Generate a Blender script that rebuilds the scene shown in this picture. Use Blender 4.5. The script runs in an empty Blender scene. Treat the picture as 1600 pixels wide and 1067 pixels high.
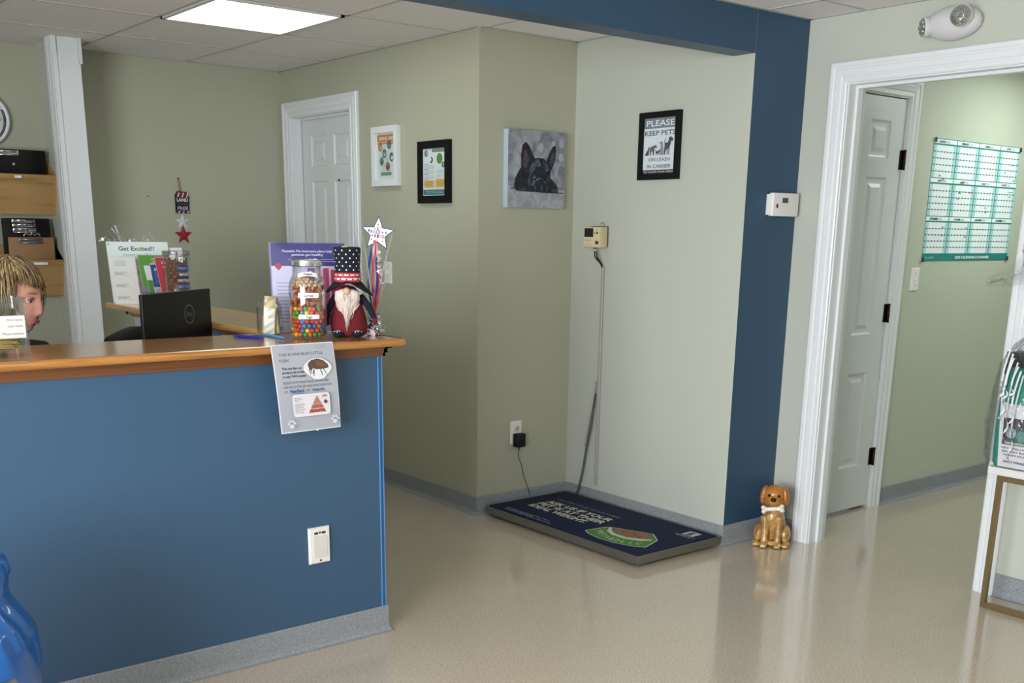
import bpy, bmesh, math, random
from mathutils import Vector, Matrix, noise
S = bpy.context.scene
COL = S.collection
PI = math.pi
def lin(h):
    if isinstance(h, str):
        h = h.lstrip('#'); v = [int(h[i:i+2], 16)/255 for i in (0, 2, 4)]
    else: v = h
    return tuple(a/12.92 if a <= .04045 else ((a+.055)/1.055)**2.4 for a in v) + (1,)

# ---------------------------------------------------------------- camera
H = 2.289
def make_camera():
    yaw, pitch, roll = math.radians(51.2466), math.radians(-15.0381), math.radians(.81)
    F = Vector((math.cos(yaw)*math.cos(pitch), math.sin(yaw)*math.cos(pitch), math.sin(pitch)))
    R = Vector((math.sin(yaw), -math.cos(yaw), 0)); U = R.cross(F)
    R2 = R*math.cos(roll)+U*math.sin(roll); U2 = U*math.cos(roll)-R*math.sin(roll)
    cd = bpy.data.cameras.new('camera'); cam = bpy.data.objects.new('camera', cd); COL.objects.link(cam)
    m = Matrix((R2, U2, -F)).transposed().to_4x4(); m.translation = (0, 0, 1.3991)
    cam.matrix_world = m
    cd.sensor_fit = 'HORIZONTAL'; cd.sensor_width = 36; cd.lens = 1653.96/1600*36
    cd.shift_x = -(800.74-800)/1600; cd.shift_y = (804.01-533.5)/1600
    cd.clip_start = .02
    S.camera = cam
make_camera()

# ---------------------------------------------------------------- world, light, exposure
w = bpy.data.worlds.new('world'); S.world = w; w.use_nodes = True
bg = w.node_tree.nodes['Background']; bg.inputs[0].default_value = (.62, .74, .9, 1); bg.inputs[1].default_value = .3
S.view_settings.view_transform = 'Standard'; S.view_settings.look = 'None'
S.view_settings.gamma = 1; S.view_settings.use_curve_mapping = False
S.view_settings.exposure = -.06
def area(name, loc, target, sx, sy, power, col):
    ld = bpy.data.lights.new(name, 'AREA'); ld.shape = 'RECTANGLE'; ld.size = sx; ld.size_y = sy
    ld.energy = power; ld.color = col
    o = bpy.data.objects.new(name, ld); COL.objects.link(o); o.location = loc
    d = Vector(target)-Vector(loc); o.rotation_euler = d.to_track_quat('-Z', 'Y').to_euler()
    return o
# daylight through the shop windows (behind and to the left of the camera)
area('daylight_west', (-2.42, .4, 1.35), (0, .4, 1.30), 3.0, 1.6, 330, (.90, .95, 1.0))
area('daylight_south', (.9, -2.42, 1.3), (.9, 0, 1.2), 2.2, 1.8, 6, (.86, .93, 1.0))

# ---------------------------------------------------------------- materials
MATS = {}
def nodes(m):
    m.use_nodes = True; nt = m.node_tree; return nt, nt.nodes, nt.links, nt.nodes['Principled BSDF']
def mat(name, colr, rough=.6, metal=0, bump=0, bscale=80, var=0, vscale=6, spec=.5, alpha=None, emit=None, estr=0, coat=0, sheen=0):
    if name in MATS: return MATS[name]
    m = bpy.data.materials.new(name); nt, N, L, P = nodes(m)
    c = lin(colr)
    P.inputs['Base Color'].default_value = c; P.inputs['Roughness'].default_value = rough
    P.inputs['Metallic'].default_value = metal; P.inputs['Specular IOR Level'].default_value = spec
    P.inputs['Coat Weight'].default_value = coat
    if sheen: P.inputs['Sheen Weight'].default_value = sheen
    if emit: P.inputs['Emission Color'].default_value = lin(emit); P.inputs['Emission Strength'].default_value = estr
    tc = N.new('ShaderNodeTexCoord')
    if var:
        n = N.new('ShaderNodeTexNoise'); n.inputs['Scale'].default_value = vscale; n.inputs['Detail'].default_value = 4
        L.new(tc.outputs['Object'], n.inputs['Vector'])
        r = N.new('ShaderNodeMix'); r.data_type = 'RGBA'
        r.inputs['A'].default_value = tuple(x*(1-var) for x in c[:3])+(1,); r.inputs['B'].default_value = tuple(min(1, x*(1+var)) for x in c[:3])+(1,)
        L.new(n.outputs['Fac'], r.inputs['Factor']); L.new(r.outputs['Result'], P.inputs['Base Color'])
    if bump:
        n = N.new('ShaderNodeTexNoise'); n.inputs['Scale'].default_value = bscale; n.inputs['Detail'].default_value = 3
        L.new(tc.outputs['Object'], n.inputs['Vector'])
        b = N.new('ShaderNodeBump'); b.inputs['Strength'].default_value = bump; b.inputs['Distance'].default_value = .002
        L.new(n.outputs['Fac'], b.inputs['Height']); L.new(b.outputs['Normal'], P.inputs['Normal'])
    MATS[name] = m; return m
def thin_glass(name, colr='#ffffff', rough=.03, amount=.10, ior=1.45, bump=0, bscale=30):
    if name in MATS: return MATS[name]
    m = bpy.data.materials.new(name); nt, N, L, P = nodes(m); N.remove(P)
    out = N['Material Output']; t = N.new('ShaderNodeBsdfTransparent'); t.inputs[0].default_value = lin(colr)
    g = N.new('ShaderNodeBsdfGlossy'); g.inputs['Roughness'].default_value = rough
    lw = N.new('ShaderNodeLayerWeight'); lw.inputs[0].default_value = .35
    mr = N.new('ShaderNodeMapRange'); mr.inputs['To Min'].default_value = amount*.5; mr.inputs['To Max'].default_value = min(1, amount*5)
    L.new(lw.outputs['Facing'], mr.inputs['Value'])
    mx = N.new('ShaderNodeMixShader'); L.new(mr.outputs['Result'], mx.inputs[0]); L.new(t.outputs[0], mx.inputs[1]); L.new(g.outputs[0], mx.inputs[2])
    L.new(mx.outputs[0], out.inputs[0])
    if bump:
        tc = N.new('ShaderNodeTexCoord'); n = N.new('ShaderNodeTexNoise'); n.inputs['Scale'].default_value = bscale; n.inputs['Detail'].default_value = 3
        L.new(tc.outputs['Object'], n.inputs['Vector']); b = N.new('ShaderNodeBump'); b.inputs['Strength'].default_value = bump; b.inputs['Distance'].default_value = .01
        L.new(n.outputs['Fac'], b.inputs['Height']); L.new(b.outputs['Normal'], g.inputs['Normal'])
    MATS[name] = m; return m
def wood(name, light, dark, axis='X', rough=.28, scale=1.0, coat=.3):
    if name in MATS: return MATS[name]
    m = bpy.data.materials.new(name); nt, N, L, P = nodes(m)
    tc = N.new('ShaderNodeTexCoord'); mp = N.new('ShaderNodeMapping')
    s = {'X': (1.2, 14, 14), 'Y': (14, 1.2, 14), 'Z': (14, 14, 1.2)}[axis]
    mp.inputs['Scale'].default_value = tuple(v*scale for v in s)
    L.new(tc.outputs['Object'], mp.inputs['Vector'])
    n = N.new('ShaderNodeTexNoise'); n.inputs['Scale'].default_value = 2.2; n.inputs['Detail'].default_value = 8; n.inputs['Distortion'].default_value = .7
    L.new(mp.outputs[0], n.inputs['Vector'])
    mp2 = N.new('ShaderNodeMapping'); s2 = {'X': (4, 160, 160), 'Y': (160, 4, 160), 'Z': (160, 160, 4)}[axis]
    mp2.inputs['Scale'].default_value = s2; L.new(tc.outputs['Object'], mp2.inputs['Vector'])
    n2 = N.new('ShaderNodeTexNoise'); n2.inputs['Scale'].default_value = 1; n2.inputs['Detail'].default_value = 3; L.new(mp2.outputs[0], n2.inputs['Vector'])
    ad = N.new('ShaderNodeMath'); ad.operation = 'MULTIPLY_ADD'; ad.inputs[1].default_value = .6
    L.new(n2.outputs['Fac'], ad.inputs[0]); L.new(n.outputs['Fac'], ad.inputs[2])
    cr = N.new('ShaderNodeValToRGB'); cr.color_ramp.elements[0].position = .45; cr.color_ramp.elements[0].color = lin(dark)
    cr.color_ramp.elements[1].position = .80; cr.color_ramp.elements[1].color = lin(light)
    L.new(ad.outputs[0], cr.inputs[0]); L.new(cr.outputs[0], P.inputs['Base Color'])
    P.inputs['Roughness'].default_value = rough; P.inputs['Coat Weight'].default_value = coat; P.inputs['Coat Roughness'].default_value = .15
    MATS[name] = m; return m
def speckle(name, base, dark, light, rough, scale=220, coat=0, amt=.5):
    if name in MATS: return MATS[name]
    m = bpy.data.materials.new(name); nt, N, L, P = nodes(m)
    tc = N.new('ShaderNodeTexCoord')
    n = N.new('ShaderNodeTexNoise'); n.inputs['Scale'].default_value = scale; n.inputs['Detail'].default_value = 2; L.new(tc.outputs['Object'], n.inputs['Vector'])
    cr = N.new('ShaderNodeValToRGB'); e = cr.color_ramp.elements
    e[0].position = .30; e[0].color = lin(dark); e[1].position = .72; e[1].color = lin(light)
    k = e.new(.45); k.color = lin(base); k = e.new(.58); k.color = lin(base)
    L.new(n.outputs['Fac'], cr.inputs[0])
    n2 = N.new('ShaderNodeTexNoise'); n2.inputs['Scale'].default_value = 1.7; n2.inputs['Detail'].default_value = 5; L.new(tc.outputs['Object'], n2.inputs['Vector'])
    mr = N.new('ShaderNodeMapRange'); mr.inputs['To Min'].default_value = .90; mr.inputs['To Max'].default_value = 1.08; L.new(n2.outputs['Fac'], mr.inputs['Value'])
    mx = N.new('ShaderNodeMix'); mx.data_type = 'RGBA'; mx.blend_type = 'MULTIPLY'; mx.inputs['Factor'].default_value = 1
    L.new(cr.outputs[0], mx.inputs['A']); L.new(mr.outputs[0], mx.inputs['B']); L.new(mx.outputs['Result'], P.inputs['Base Color'])
    P.inputs['Roughness'].default_value = rough; P.inputs['Coat Weight'].default_value = coat; P.inputs['Coat Roughness'].default_value = .09
    MATS[name] = m; return m

M_wall = mat('wall_paint_green_lit', '#aeae9a', .55, bump=.06, bscale=260)  # wall paint with the green cast of the panel light in its colour
M_wall2 = mat('wall_paint_neutral_lit', '#bcbfb3', .5, bump=.06, bscale=260)  # same wall paint, paler greyer copy standing for more neutral light
M_hall = mat('pale_green_wall_paint', '#b9bfae', .5, bump=.05, bscale=260)
M_blue = mat('blue_paint_shaded', '#2a4b66', .42, bump=.06, bscale=260)  # the counter's blue paint, darkened for the shade on return and header
M_white = mat('white_trim_paint', '#dfe2e4', .35)
M_door = mat('white_door_paint', '#d6dada', .38)
M_tile = mat('ceiling_tile_mineral', '#ece8e5', .9, bump=.35, bscale=170, var=.04, vscale=90)
M_tee = mat('ceiling_tee_metal', '#b9b7b2', .5)
M_floor = speckle('beige_speckled_sheet_floor', '#c5b7a5', '#a4957f', '#ded2c1', .18, 160, coat=.9)
M_cove = speckle('grey_speckled_cove_base', '#8e9296', '#696d72', '#b1b5ba', .45, 260)
M_oak = wood('honey_oak', '#b27a3b', '#6c4018', 'X', .22, 1, .6)
M_oaky = wood('honey_oak_side', '#c99a58', '#966530', 'Y', .22, 1, .6)
M_oak_shade = wood('oak_moulding', '#744420', '#48280e', 'X')  # oak darkened to paint the shade under the counter top
M_black = mat('black_plastic', '#09090b', .4, spec=.3)
M_chrome = mat('chrome', '#c8c9cc', .15, 1)
M_steel = mat('brushed_steel', '#8b8a84', .38, .9, bump=.05)
M_paper = mat('white_paper', '#e9e9ec', .6)
M_plate = mat('white_plastic', '#e6e4e0', .35)
M_glass = thin_glass('clear_glass')
M_skin = mat('skin', '#c08876', .5, var=.08, vscale=14)

# ---------------------------------------------------------------- mesh helpers
WM = {}
def tag(o, label=None, cat=None, group=None, kind=None):
    if label: o['label'] = label
    if cat: o['category'] = cat
    if group: o['group'] = group
    if kind: o['kind'] = kind
    return o
def thing(name, loc, label, cat, group=None, rz=0):
    o = bpy.data.objects.new(name, None); COL.objects.link(o); o.location = loc; o.rotation_euler = (0, 0, rz)
    o.empty_display_size = .05
    WM[o.name] = Matrix.Translation(loc) @ Matrix.Rotation(rz, 4, 'Z')
    return tag(o, label, cat, group)
def frame_axes(d):
    d = Vector(d).normalized(); a = Vector((0, 0, 1)) if abs(d.z) < .95 else Vector((1, 0, 0))
    u = d.cross(a).normalized(); return u, d.cross(u).normalized(), d
class MB:
    def __init__(s): s.v = []; s.f = []; s.m = []; s.sm = []
    def add(s, vs, fs, m=0, sm=False, M=None):
        n = len(s.v)
        s.v += [tuple(M @ Vector(v)) if M else tuple(v) for v in vs]
        for f in fs: s.f.append([i+n for i in f]); s.m.append(m); s.sm.append(sm)
        return s
    def box(s, a, b, m=0, M=None):
        x0, y0, z0 = a; x1, y1, z1 = b
        vs = [(x0,y0,z0),(x1,y0,z0),(x1,y1,z0),(x0,y1,z0),(x0,y0,z1),(x1,y0,z1),(x1,y1,z1),(x0,y1,z1)]
        return s.add(vs, [(3,2,1,0),(4,5,6,7),(0,1,5,4),(1,2,6,5),(2,3,7,6),(3,0,4,7)], m, False, M)
    def rbox(s, a, b, r, m=0, M=None, seg=3):
        bm = bmesh.new(); bmesh.ops.create_cube(bm, size=1)
        c = [(p+q)/2 for p, q in zip(a, b)]; d = [abs(q-p) for p, q in zip(a, b)]
        for v in bm.verts: v.co = Vector((v.co.x*d[0]+c[0], v.co.y*d[1]+c[1], v.co.z*d[2]+c[2]))
        bmesh.ops.bevel(bm, geom=bm.edges[:], offset=min(r, min(d)*.49), segments=seg, profile=.5, affect='EDGES')
        bm.normal_update(); s.bm(bm, m, True, M); return s
    def bm(s, bm, m=0, sm=True, M=None):
        bm.verts.index_update(); s.add([v.co.copy() for v in bm.verts], [[v.index for v in f.verts] for f in bm.faces], m, sm, M); bm.free(); return s
    def prism(s, pts, o, u, v, n, d, m=0, sm=False):
        # polygon pts (2d) in plane o,u,v extruded by d along n
        o, u, v, n = map(Vector, (o, u, v, n)); k = len(pts)
        A = [o+u*p[0]+v*p[1] for p in pts]; B = [a+n*d for a in A]
        s.add(A+B, [list(range(k))[::-1], list(range(k, 2*k))]+[(i, (i+1) % k, (i+1) % k+k, i+k) for i in range(k)], m, sm); return s
    def lathe(s, prof, c=(0,0,0), n=32, m=0, M=None, cap=True, sm=True):
        vs = []; fs = []; k = len(prof)
        for i in range(n):
            a = 2*PI*i/n
            for r, z in prof: vs.append((c[0]+r*math.cos(a), c[1]+r*math.sin(a), c[2]+z))
        for i in range(n):
            j = (i+1) % n
            for q in range(k-1): fs.append((i*k+q, j*k+q, j*k+q+1, i*k+q+1))
        if cap:
            if prof[0][0] > 1e-5: fs.append([i*k for i in range(n)][::-1])
            if prof[-1][0] > 1e-5: fs.append([i*k+k-1 for i in range(n)])
        return s.add(vs, fs, m, sm, M)
    def tube(s, pts, r, n=8, m=0, sm=True, M=None):
        pts = [Vector(p) for p in pts]; k = len(pts); rs = r if isinstance(r, (list, tuple)) else [r]*k
        vs = []; u = None
        for i, p in enumerate(pts):
            d = (pts[min(i+1, k-1)]-pts[max(i-1, 0)]).normalized()
            if u is None: u, v, _ = frame_axes(d)
            else:
                u = (u-d*u.dot(d)).normalized(); v = d.cross(u)
            for j in range(n):
                a = 2*PI*j/n; vs.append(p+(u*math.cos(a)+v*math.sin(a))*rs[i])
        fs = [(i*n+j, i*n+(j+1) % n, (i+1)*n+(j+1) % n, (i+1)*n+j) for i in range(k-1) for j in range(n)]
        fs += [list(range(n))[::-1], [(k-1)*n+j for j in range(n)]]
        return s.add(vs, fs, m, sm, M)
    def cyl(s, a, b, r, n=20, m=0): return s.tube([a, b], r, n, m, sm=n > 8)
    def ball(s, c, r, n=16, k=10, m=0, M=None):
        R = (r, r, r) if isinstance(r, (int, float)) else r
        vs = [(c[0], c[1], c[2]-R[2])]; fs = []
        for i in range(1, k):
            t = PI*i/k-PI/2
            for j in range(n):
                a = 2*PI*j/n; vs.append((c[0]+R[0]*math.cos(t)*math.cos(a), c[1]+R[1]*math.cos(t)*math.sin(a), c[2]+R[2]*math.sin(t)))
        vs.append((c[0], c[1], c[2]+R[2])); last = len(vs)-1
        for j in range(n): fs.append((0, 1+(j+1) % n, 1+j))
        for i in range(k-2):
            for j in range(n): fs.append((1+i*n+j, 1+i*n+(j+1) % n, 1+(i+1)*n+(j+1) % n, 1+(i+1)*n+j))
        for j in range(n): fs.append((1+(k-2)*n+j, 1+(k-2)*n+(j+1) % n, last))
        return s.add(vs, fs, m, True, M)
    def mesh(s, name, mats, M=None):
        me = bpy.data.meshes.new(name)
        vs = [M @ Vector(v) for v in s.v] if M else s.v
        me.from_pydata([tuple(v) for v in vs], [], s.f)
        for x in (mats if isinstance(mats, (list, tuple)) else [mats]): me.materials.append(x)
        for p, mi, sm in zip(me.polygons, s.m, s.sm): p.material_index = mi; p.use_smooth = sm
        me.update(); return me
    def build(s, name, mats, parent=None, local=False, label=None, bevel=0):
        M = None
        if parent and not local:
            p = parent
            M = WM[p.name].inverted() if p.name in WM else None
        me = s.mesh(name, mats, M)
        o = bpy.data.objects.new(name, me); COL.objects.link(o)
        if parent: o.parent = parent; WM[o.name] = WM.get(parent.name, Matrix())
        if label: o['label'] = label
        if bevel:
            b = o.modifiers.new('bevel', 'BEVEL'); b.width = bevel; b.segments = 2; b.limit_method = 'ANGLE'
        return o
def struct(name, mb, mats, parent=None):
    o = mb.build(name, mats, parent)
    if not parent: o['kind'] = 'structure'
    return o
def solo(name, mb, mats, label, cat, group=None, origin=None):
    """one-mesh thing with its origin at its base"""
    if origin is None:
        xs = [v[0] for v in mb.v]; ys = [v[1] for v in mb.v]; zs = [v[2] for v in mb.v]
        origin = ((min(xs)+max(xs))/2, (min(ys)+max(ys))/2, min(zs))
    me = mb.mesh(name, mats, Matrix.Translation(-Vector(origin)))
    o = bpy.data.objects.new(name, me); COL.objects.link(o); o.location = origin
    WM[o.name] = Matrix.Translation(origin)
    return tag(o, label, cat, group)
TXT = {}
def text_mesh(txt, bold=0.0):
    key = (txt, bold)
    if key in TXT: return TXT[key]
    cu = bpy.data.curves.new('t', 'FONT'); cu.body = txt; cu.size = 1; cu.resolution_u = 2; cu.fill_mode = 'FRONT'; cu.offset = bold
    o = bpy.data.objects.new('t', cu); me = bpy.data.meshes.new_from_object(o)
    vs = [v.co.copy() for v in me.vertices]; fs = [list(p.vertices) for p in me.polygons]
    bpy.data.objects.remove(o); bpy.data.meshes.remove(me); bpy.data.curves.remove(cu)
    TXT[key] = (vs, fs); return TXT[key]
class Art:
    """flat printed matter lying on a real sheet: everything goes into one mesh with several inks"""
    def __init__(s, o, u, v, inks, step=.00012):
        s.o, s.u, s.v = Vector(o), Vector(u).normalized(), Vector(v).normalized(); s.n = s.u.cross(s.v)
        s.mb = MB(); s.inks = list(inks); s.k = 1; s.step = step; s.warp = None
    def ink(s, c):
        m = c if not isinstance(c, str) else mat('ink_'+c.lstrip('#'), c, .6)
        if m not in s.inks: s.inks.append(m)
        return s.inks.index(m)
    def P(s, x, y, k):
        p = s.o+s.u*x+s.v*y+s.n*(s.step*k)
        if s.warp: p = p+s.warp(x, y)
        return p
    def poly(s, pts, c):
        s.k += 1; s.mb.add([s.P(x, y, s.k) for x, y in pts], [list(range(len(pts)))], s.ink(c)); return s
    def rect(s, x0, y0, x1, y1, c):
        if s.warp:
            s.k += 1; n = 10; vs = []; fs = []
            for j in range(n+1):
                for i in (0, 1): vs.append(s.P(x0+(x1-x0)*i, y0+(y1-y0)*j/n, s.k))
            for j in range(n): fs.append((2*j, 2*j+1, 2*j+3, 2*j+2))
            s.mb.add(vs, fs, s.ink(c)); return s
        return s.poly([(x0, y0), (x1, y0), (x1, y1), (x0, y1)], c)
    def many(s, rects, c):
        s.k += 1
        for x0, y0, x1, y1 in rects:
            s.mb.add([s.P(x0, y0, s.k), s.P(x1, y0, s.k), s.P(x1, y1, s.k), s.P(x0, y1, s.k)], [(0, 1, 2, 3)], s.ink(c))
        return s
    def ell(s, x, y, rx, ry, c, n=24, rot=0):
        cr, sr = math.cos(rot), math.sin(rot)
        return s.poly([(x+rx*math.cos(a)*cr-ry*math.sin(a)*sr, y+rx*math.cos(a)*sr+ry*math.sin(a)*cr) for a in [2*PI*i/n for i in range(n)]], c)
    def text(s, t, x, y, h, c, w=None, align='L', bold=.0, rot=0):
        """h = cap height, (x,y) = baseline start / centre / end"""
        vs, fs = text_mesh(t, bold)
        if not vs: return s
        x0 = min(v.x for v in vs); x1 = max(v.x for v in vs); sy = h/.70; sx = sy if w is None else w/(x1-x0)
        W = (x1-x0)*sx; ox = {'L': 0, 'C': -W/2, 'R': -W}[align]; s.k += 1
        cr, sr = math.cos(rot), math.sin(rot)
        out = []
        for v in vs:
            a, b = (v.x-x0)*sx+ox, v.y*sy
            out.append(s.P(x+a*cr-b*sr, y+a*sr+b*cr, s.k))
        s.mb.add(out, fs, s.ink(c)); return s
    def build(s, name, parent=None, label=None): return s.mb.build(name, s.inks, parent, label=label)
def apply_mods(o):
    dg = bpy.context.evaluated_depsgraph_get(); ev = o.evaluated_get(dg)
    me = bpy.data.meshes.new_from_object(ev, depsgraph=dg); old = o.data
    o.modifiers.clear(); o.data = me
    if not me.materials and old.materials:
        for m in old.materials: me.materials.append(m)
    return o
def fuse(o, voxel, smooth=2, factor=.5):
    r = o.modifiers.new('r', 'REMESH'); r.mode = 'VOXEL'; r.voxel_size = voxel; r.use_smooth_shade = True
    if smooth: q = o.modifiers.new('s', 'SMOOTH'); q.iterations = smooth; q.factor = factor
    apply_mods(o)
    for p in o.data.polygons: p.use_smooth = True
    return o
def rot_to(c, d, s=(1, 1, 1)):
    """matrix placing local z along d at c"""
    u, v, d = frame_axes(d); m = Matrix((u, v, d)).transposed().to_4x4(); m.translation = c
    return m @ Matrix.Diagonal((s[0], s[1], s[2], 1))
# ================================================================ THE SETTING
PROF = [(0, 0), (0, .010), (.006, .013), (.018, .013), (.020, .010), (.024, .010), (.030, .015), (.052, .017), (.056, .014), (.060, .014), (.066, .019), (.080, .019), (.085, .014), (.085, 0)]
def casing(name, ax, c, sgn, a, b, h, parent=None, prof=PROF, k=1.0, mat_=None):
    """door casing on plane ax=c whose front faces sgn; opening runs a..b (along the other horizontal axis), height h"""
    mb = MB(); lo, hi = min(a, b), max(a, b)
    def pt(s_, z, d): return (c+sgn*d, s_, z) if ax == 'x' else (s_, c+sgn*d, z)
    for (w0, d0), (w1, d1) in zip(prof, prof[1:]):
        w0 *= k; w1 *= k
        A = [pt(lo-w0, 0, d0), pt(lo-w0, h+w0, d0), pt(hi+w0, h+w0, d0), pt(hi+w0, 0, d0)]
        B = [pt(lo-w1, 0, d1), pt(lo-w1, h+w1, d1), pt(hi+w1, h+w1, d1), pt(hi+w1, 0, d1)]
        mb.add(A+B, [(0, 1, 5, 4), (1, 2, 6, 5), (2, 3, 7, 6)])
    return struct(name, mb, mat_ or M_white, parent)
def panel_door(mb, w, h, t, xs, zs, M):
    """raised six-panel leaf: local x 0..w, z 0..h, front face at y=0 (facing -y), thickness t"""
    X = sorted(set([0, w]+[a for p in xs for a in p])); Z = sorted(set([0, h]+[a for p in zs for a in p]))
    def q(pts, m=0): mb.add(pts, [(0, 1, 2, 3)], m, False, M)
    for i in range(len(X)-1):
        for j in range(len(Z)-1):
            x0, x1, z0, z1 = X[i], X[i+1], Z[j], Z[j+1]
            if (x0, x1) in xs and (z0, z1) in zs:
                L_ = [(0, 0), (.008, .007), (.016, .009), (.030, .009), (.048, .002)]
                for (o0, d0), (o1, d1) in zip(L_, L_[1:]):
                    A = [(x0+o0, d0, z0+o0), (x1-o0, d0, z0+o0), (x1-o0, d0, z1-o0), (x0+o0, d0, z1-o0)]
                    B = [(x0+o1, d1, z0+o1), (x1-o1, d1, z0+o1), (x1-o1, d1, z1-o1), (x0+o1, d1, z1-o1)]
                    for e in range(4): q([A[e], A[(e+1) % 4], B[(e+1) % 4], B[e]])
                q(B)
            else: q([(x0, 0, z0), (x1, 0, z0), (x1, 0, z1), (x0, 0, z1)])
    mb.box((0, t*.6, 0), (w, t, h), 0, M)
    for a, b in (((0, 0, 0), (.0005, t, h)), ((w-.0005, 0, 0), (w, t, h)), ((0, 0, 0), (w, t, .0005)), ((0, 0, h-.0005), (w, t, h))): mb.box(a, b, 0, M)

xA, yK, yB, xC, yD, yDb, xE, zbm = 3.116, 6.144, 4.171, 3.7137, 3.068, 3.183, 4.063, 2.119
X0, Y0 = -2.5, -2.5      # far (unseen) sides of the shop
struct('floor', MB().box((X0-.2, Y0-.2, -.12), (8, 6.4, 0)), M_floor)
struct('ceiling', MB().box((X0-.2, Y0-.2, H), (8, 6.4, H+.1)), M_tile)
# suspended-ceiling tees
mb = MB()
xs = [1.9275+.6096*i for i in range(-7, 3)]; ys = [4.956+.6096*i for i in range(-2, 3)]
for x in xs: mb.box((x-.007, yDb, H-.0035), (x+.007, yK, H+.001))
for y in ys: mb.box((X0, y-.007, H-.0035), (xA if y > yB else xC, y+.007, H+.001))
xs = [3.762-.6096*i for i in range(0, 10)]; ys = [2.79-.6096*i for i in range(0, 9)]
for x in xs: mb.box((x-.007, Y0, H-.0035), (x+.007, yD, H+.001))
for y in ys: mb.box((X0, y-.007, H-.0035), (xE, y+.007, H+.001))
struct('trim_1', mb, M_tee)
# wall angles where the ceiling meets the walls
mb = MB()
mb.box((X0, yD-.02, H-.004), (xE, yD, H-.0005)); mb.box((X0, yK-.02, H-.004), (xA, yK, H-.0005)); mb.box((xA-.02, yB, H-.004), (xA, yK, H-.0005))
mb.box((xA, yB-.02, H-.004), (xC, yB, H-.0005)); mb.box((xC-.02, yDb, H-.004), (xC, yB, H-.0005)); mb.box((xE-.02, Y0, H-.004), (xE, yD, H-.0005))
struct('trim_2', mb, M_tee)

struct('wall_back', MB().box((X0-.12, yK, 0), (3.23, yK+.12, H)), M_wall)
dA0, dA1, dAh = 5.335, 6.030, 2.022
mb = MB().box((xA, yB, 0), (xA+.11, dA0, H)).box((xA, dA1, 0), (xA+.11, yK, H)).box((xA, dA0, dAh), (xA+.11, dA1, H))
struct('wall_reception_right', mb, M_wall)
struct('wall_alcove_left', MB().box((xA+.11, yB, 0), (xC+.11, yB+.11, H)), M_wall)
struct('wall_alcove_back', MB().box((xC, yDb, 0), (xC+.11, yB, H)), M_wall2)
mb = MB()
vs = [(xC, yD, 0), (xE, yD, 0), (xE, yDb, 0), (xC, yDb, 0), (xC, yD, H), (xE, yD, H), (xE, yDb, H), (xC, yDb, H)]
mb.add(vs, [(0, 1, 5, 4)], 0).add(vs, [(3, 0, 4, 7), (1, 2, 6, 5), (2, 3, 7, 6)], 1)
struct('wall_blue_return', mb, [M_blue, M_wall2])
struct('wall_header', MB().box((X0, yD, zbm), (xC-.001, yDb, H)), M_blue)
oE0, oE1, oEh = 2.030, 2.849, 2.014
mb = MB().box((xE, Y0, 0), (xE+.12, oE0, H)).box((xE, oE1, 0), (xE+.12, yDb, H)).box((xE, oE0, oEh), (xE+.12, oE1, H))
struct('wall_right', mb, M_wall2)
yH = 3.084; hA, hB, hh = 4.215, 4.905, 2.043
mb = MB().box((xE+.12, yH, 0), (hA, yH+.11, H)).box((hB, yH, 0), (8, yH+.11, H)).box((hA, yH, hh), (hB, yH+.11, H))
struct('wall_hallway_left', mb, M_hall)
struct('wall_hallway_right', MB().box((xE+.12, 1.55, 0), (8, 1.66, H)), M_hall)
struct('wall_hallway_end', MB().box((7.4, 1.66, 0), (7.5, yH, H)), M_hall)
# unseen front of the shop: south and west walls with their windows
mb = MB().box((X0, Y0-.12, 0), (4.18, Y0, .35)).box((X0, Y0-.12, 2.15), (4.18, Y0, H)).box((X0, Y0-.12, .35), (-.3, Y0, 2.15)).box((2.1, Y0-.12, .35), (4.18, Y0, 2.15))
struct('wall_front', mb, M_wall2)
mb = MB().box((X0-.12, Y0, 0), (X0, yK, .5)).box((X0-.12, Y0, 2.2), (X0, yK, H)).box((X0-.12, Y0, .5), (X0, -1.15, 2.2)).box((X0-.12, 1.95, .5), (X0, yK, 2.2))
struct('wall_left', mb, M_wall2)
def window(name, ax, c, a, b, z0, z1):
    mb = MB(); t = .05
    def bx(s0, s1, q0, q1, d0, d1, m=0): mb.box((d0, s0, q0) if ax == 'x' else (s0, d0, q0), (d1, s1, q1) if ax == 'x' else (s1, d1, q1), m)
    d0, d1 = c-.09, c-.03
    bx(a, b, z0, z0+t, d0, d1); bx(a, b, z1-t, z1, d0, d1)
    for k in range(4):
        p = a+(b-a-t)*k/3; bx(p, p+t, z0, z1, d0, d1)
    bx(a, b, z0, z1, c-.065, c-.06, 1)
    struct(name, mb, [M_white, M_glass])
window('window_1', 'x', X0, -1.15, 1.95, .5, 2.2)
window('window_2', 'y', Y0, -.3, 2.1, .35, 2.15)

# stub wall with its white cased end, left of the reception back wall
struct('wall_stub', MB().box((1.738, 5.83, 0), (1.842, yK, H)), M_wall2)
mb = MB().box((1.722, 5.802, 0), (1.848, 5.832, H))
mb.box((1.716, 5.796, 0), (1.738, 5.90, H)); mb.box((1.842, 5.80, 0), (1.850, 5.89, H))
mb.box((1.712, 5.815, 0), (1.717, 5.835, H)); mb.box((1.712, 5.865, 0), (1.717, 5.90, H)); mb.box((1.7135, 5.845, 0), (1.717, 5.857, H))
mb.box((1.710, 5.790, 2.20), (1.735, 5.80, H)); mb.box((1.842, 5.785, 2.17), (1.856, 5.90, H))
struct('trim_3', mb, M_white)

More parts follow.
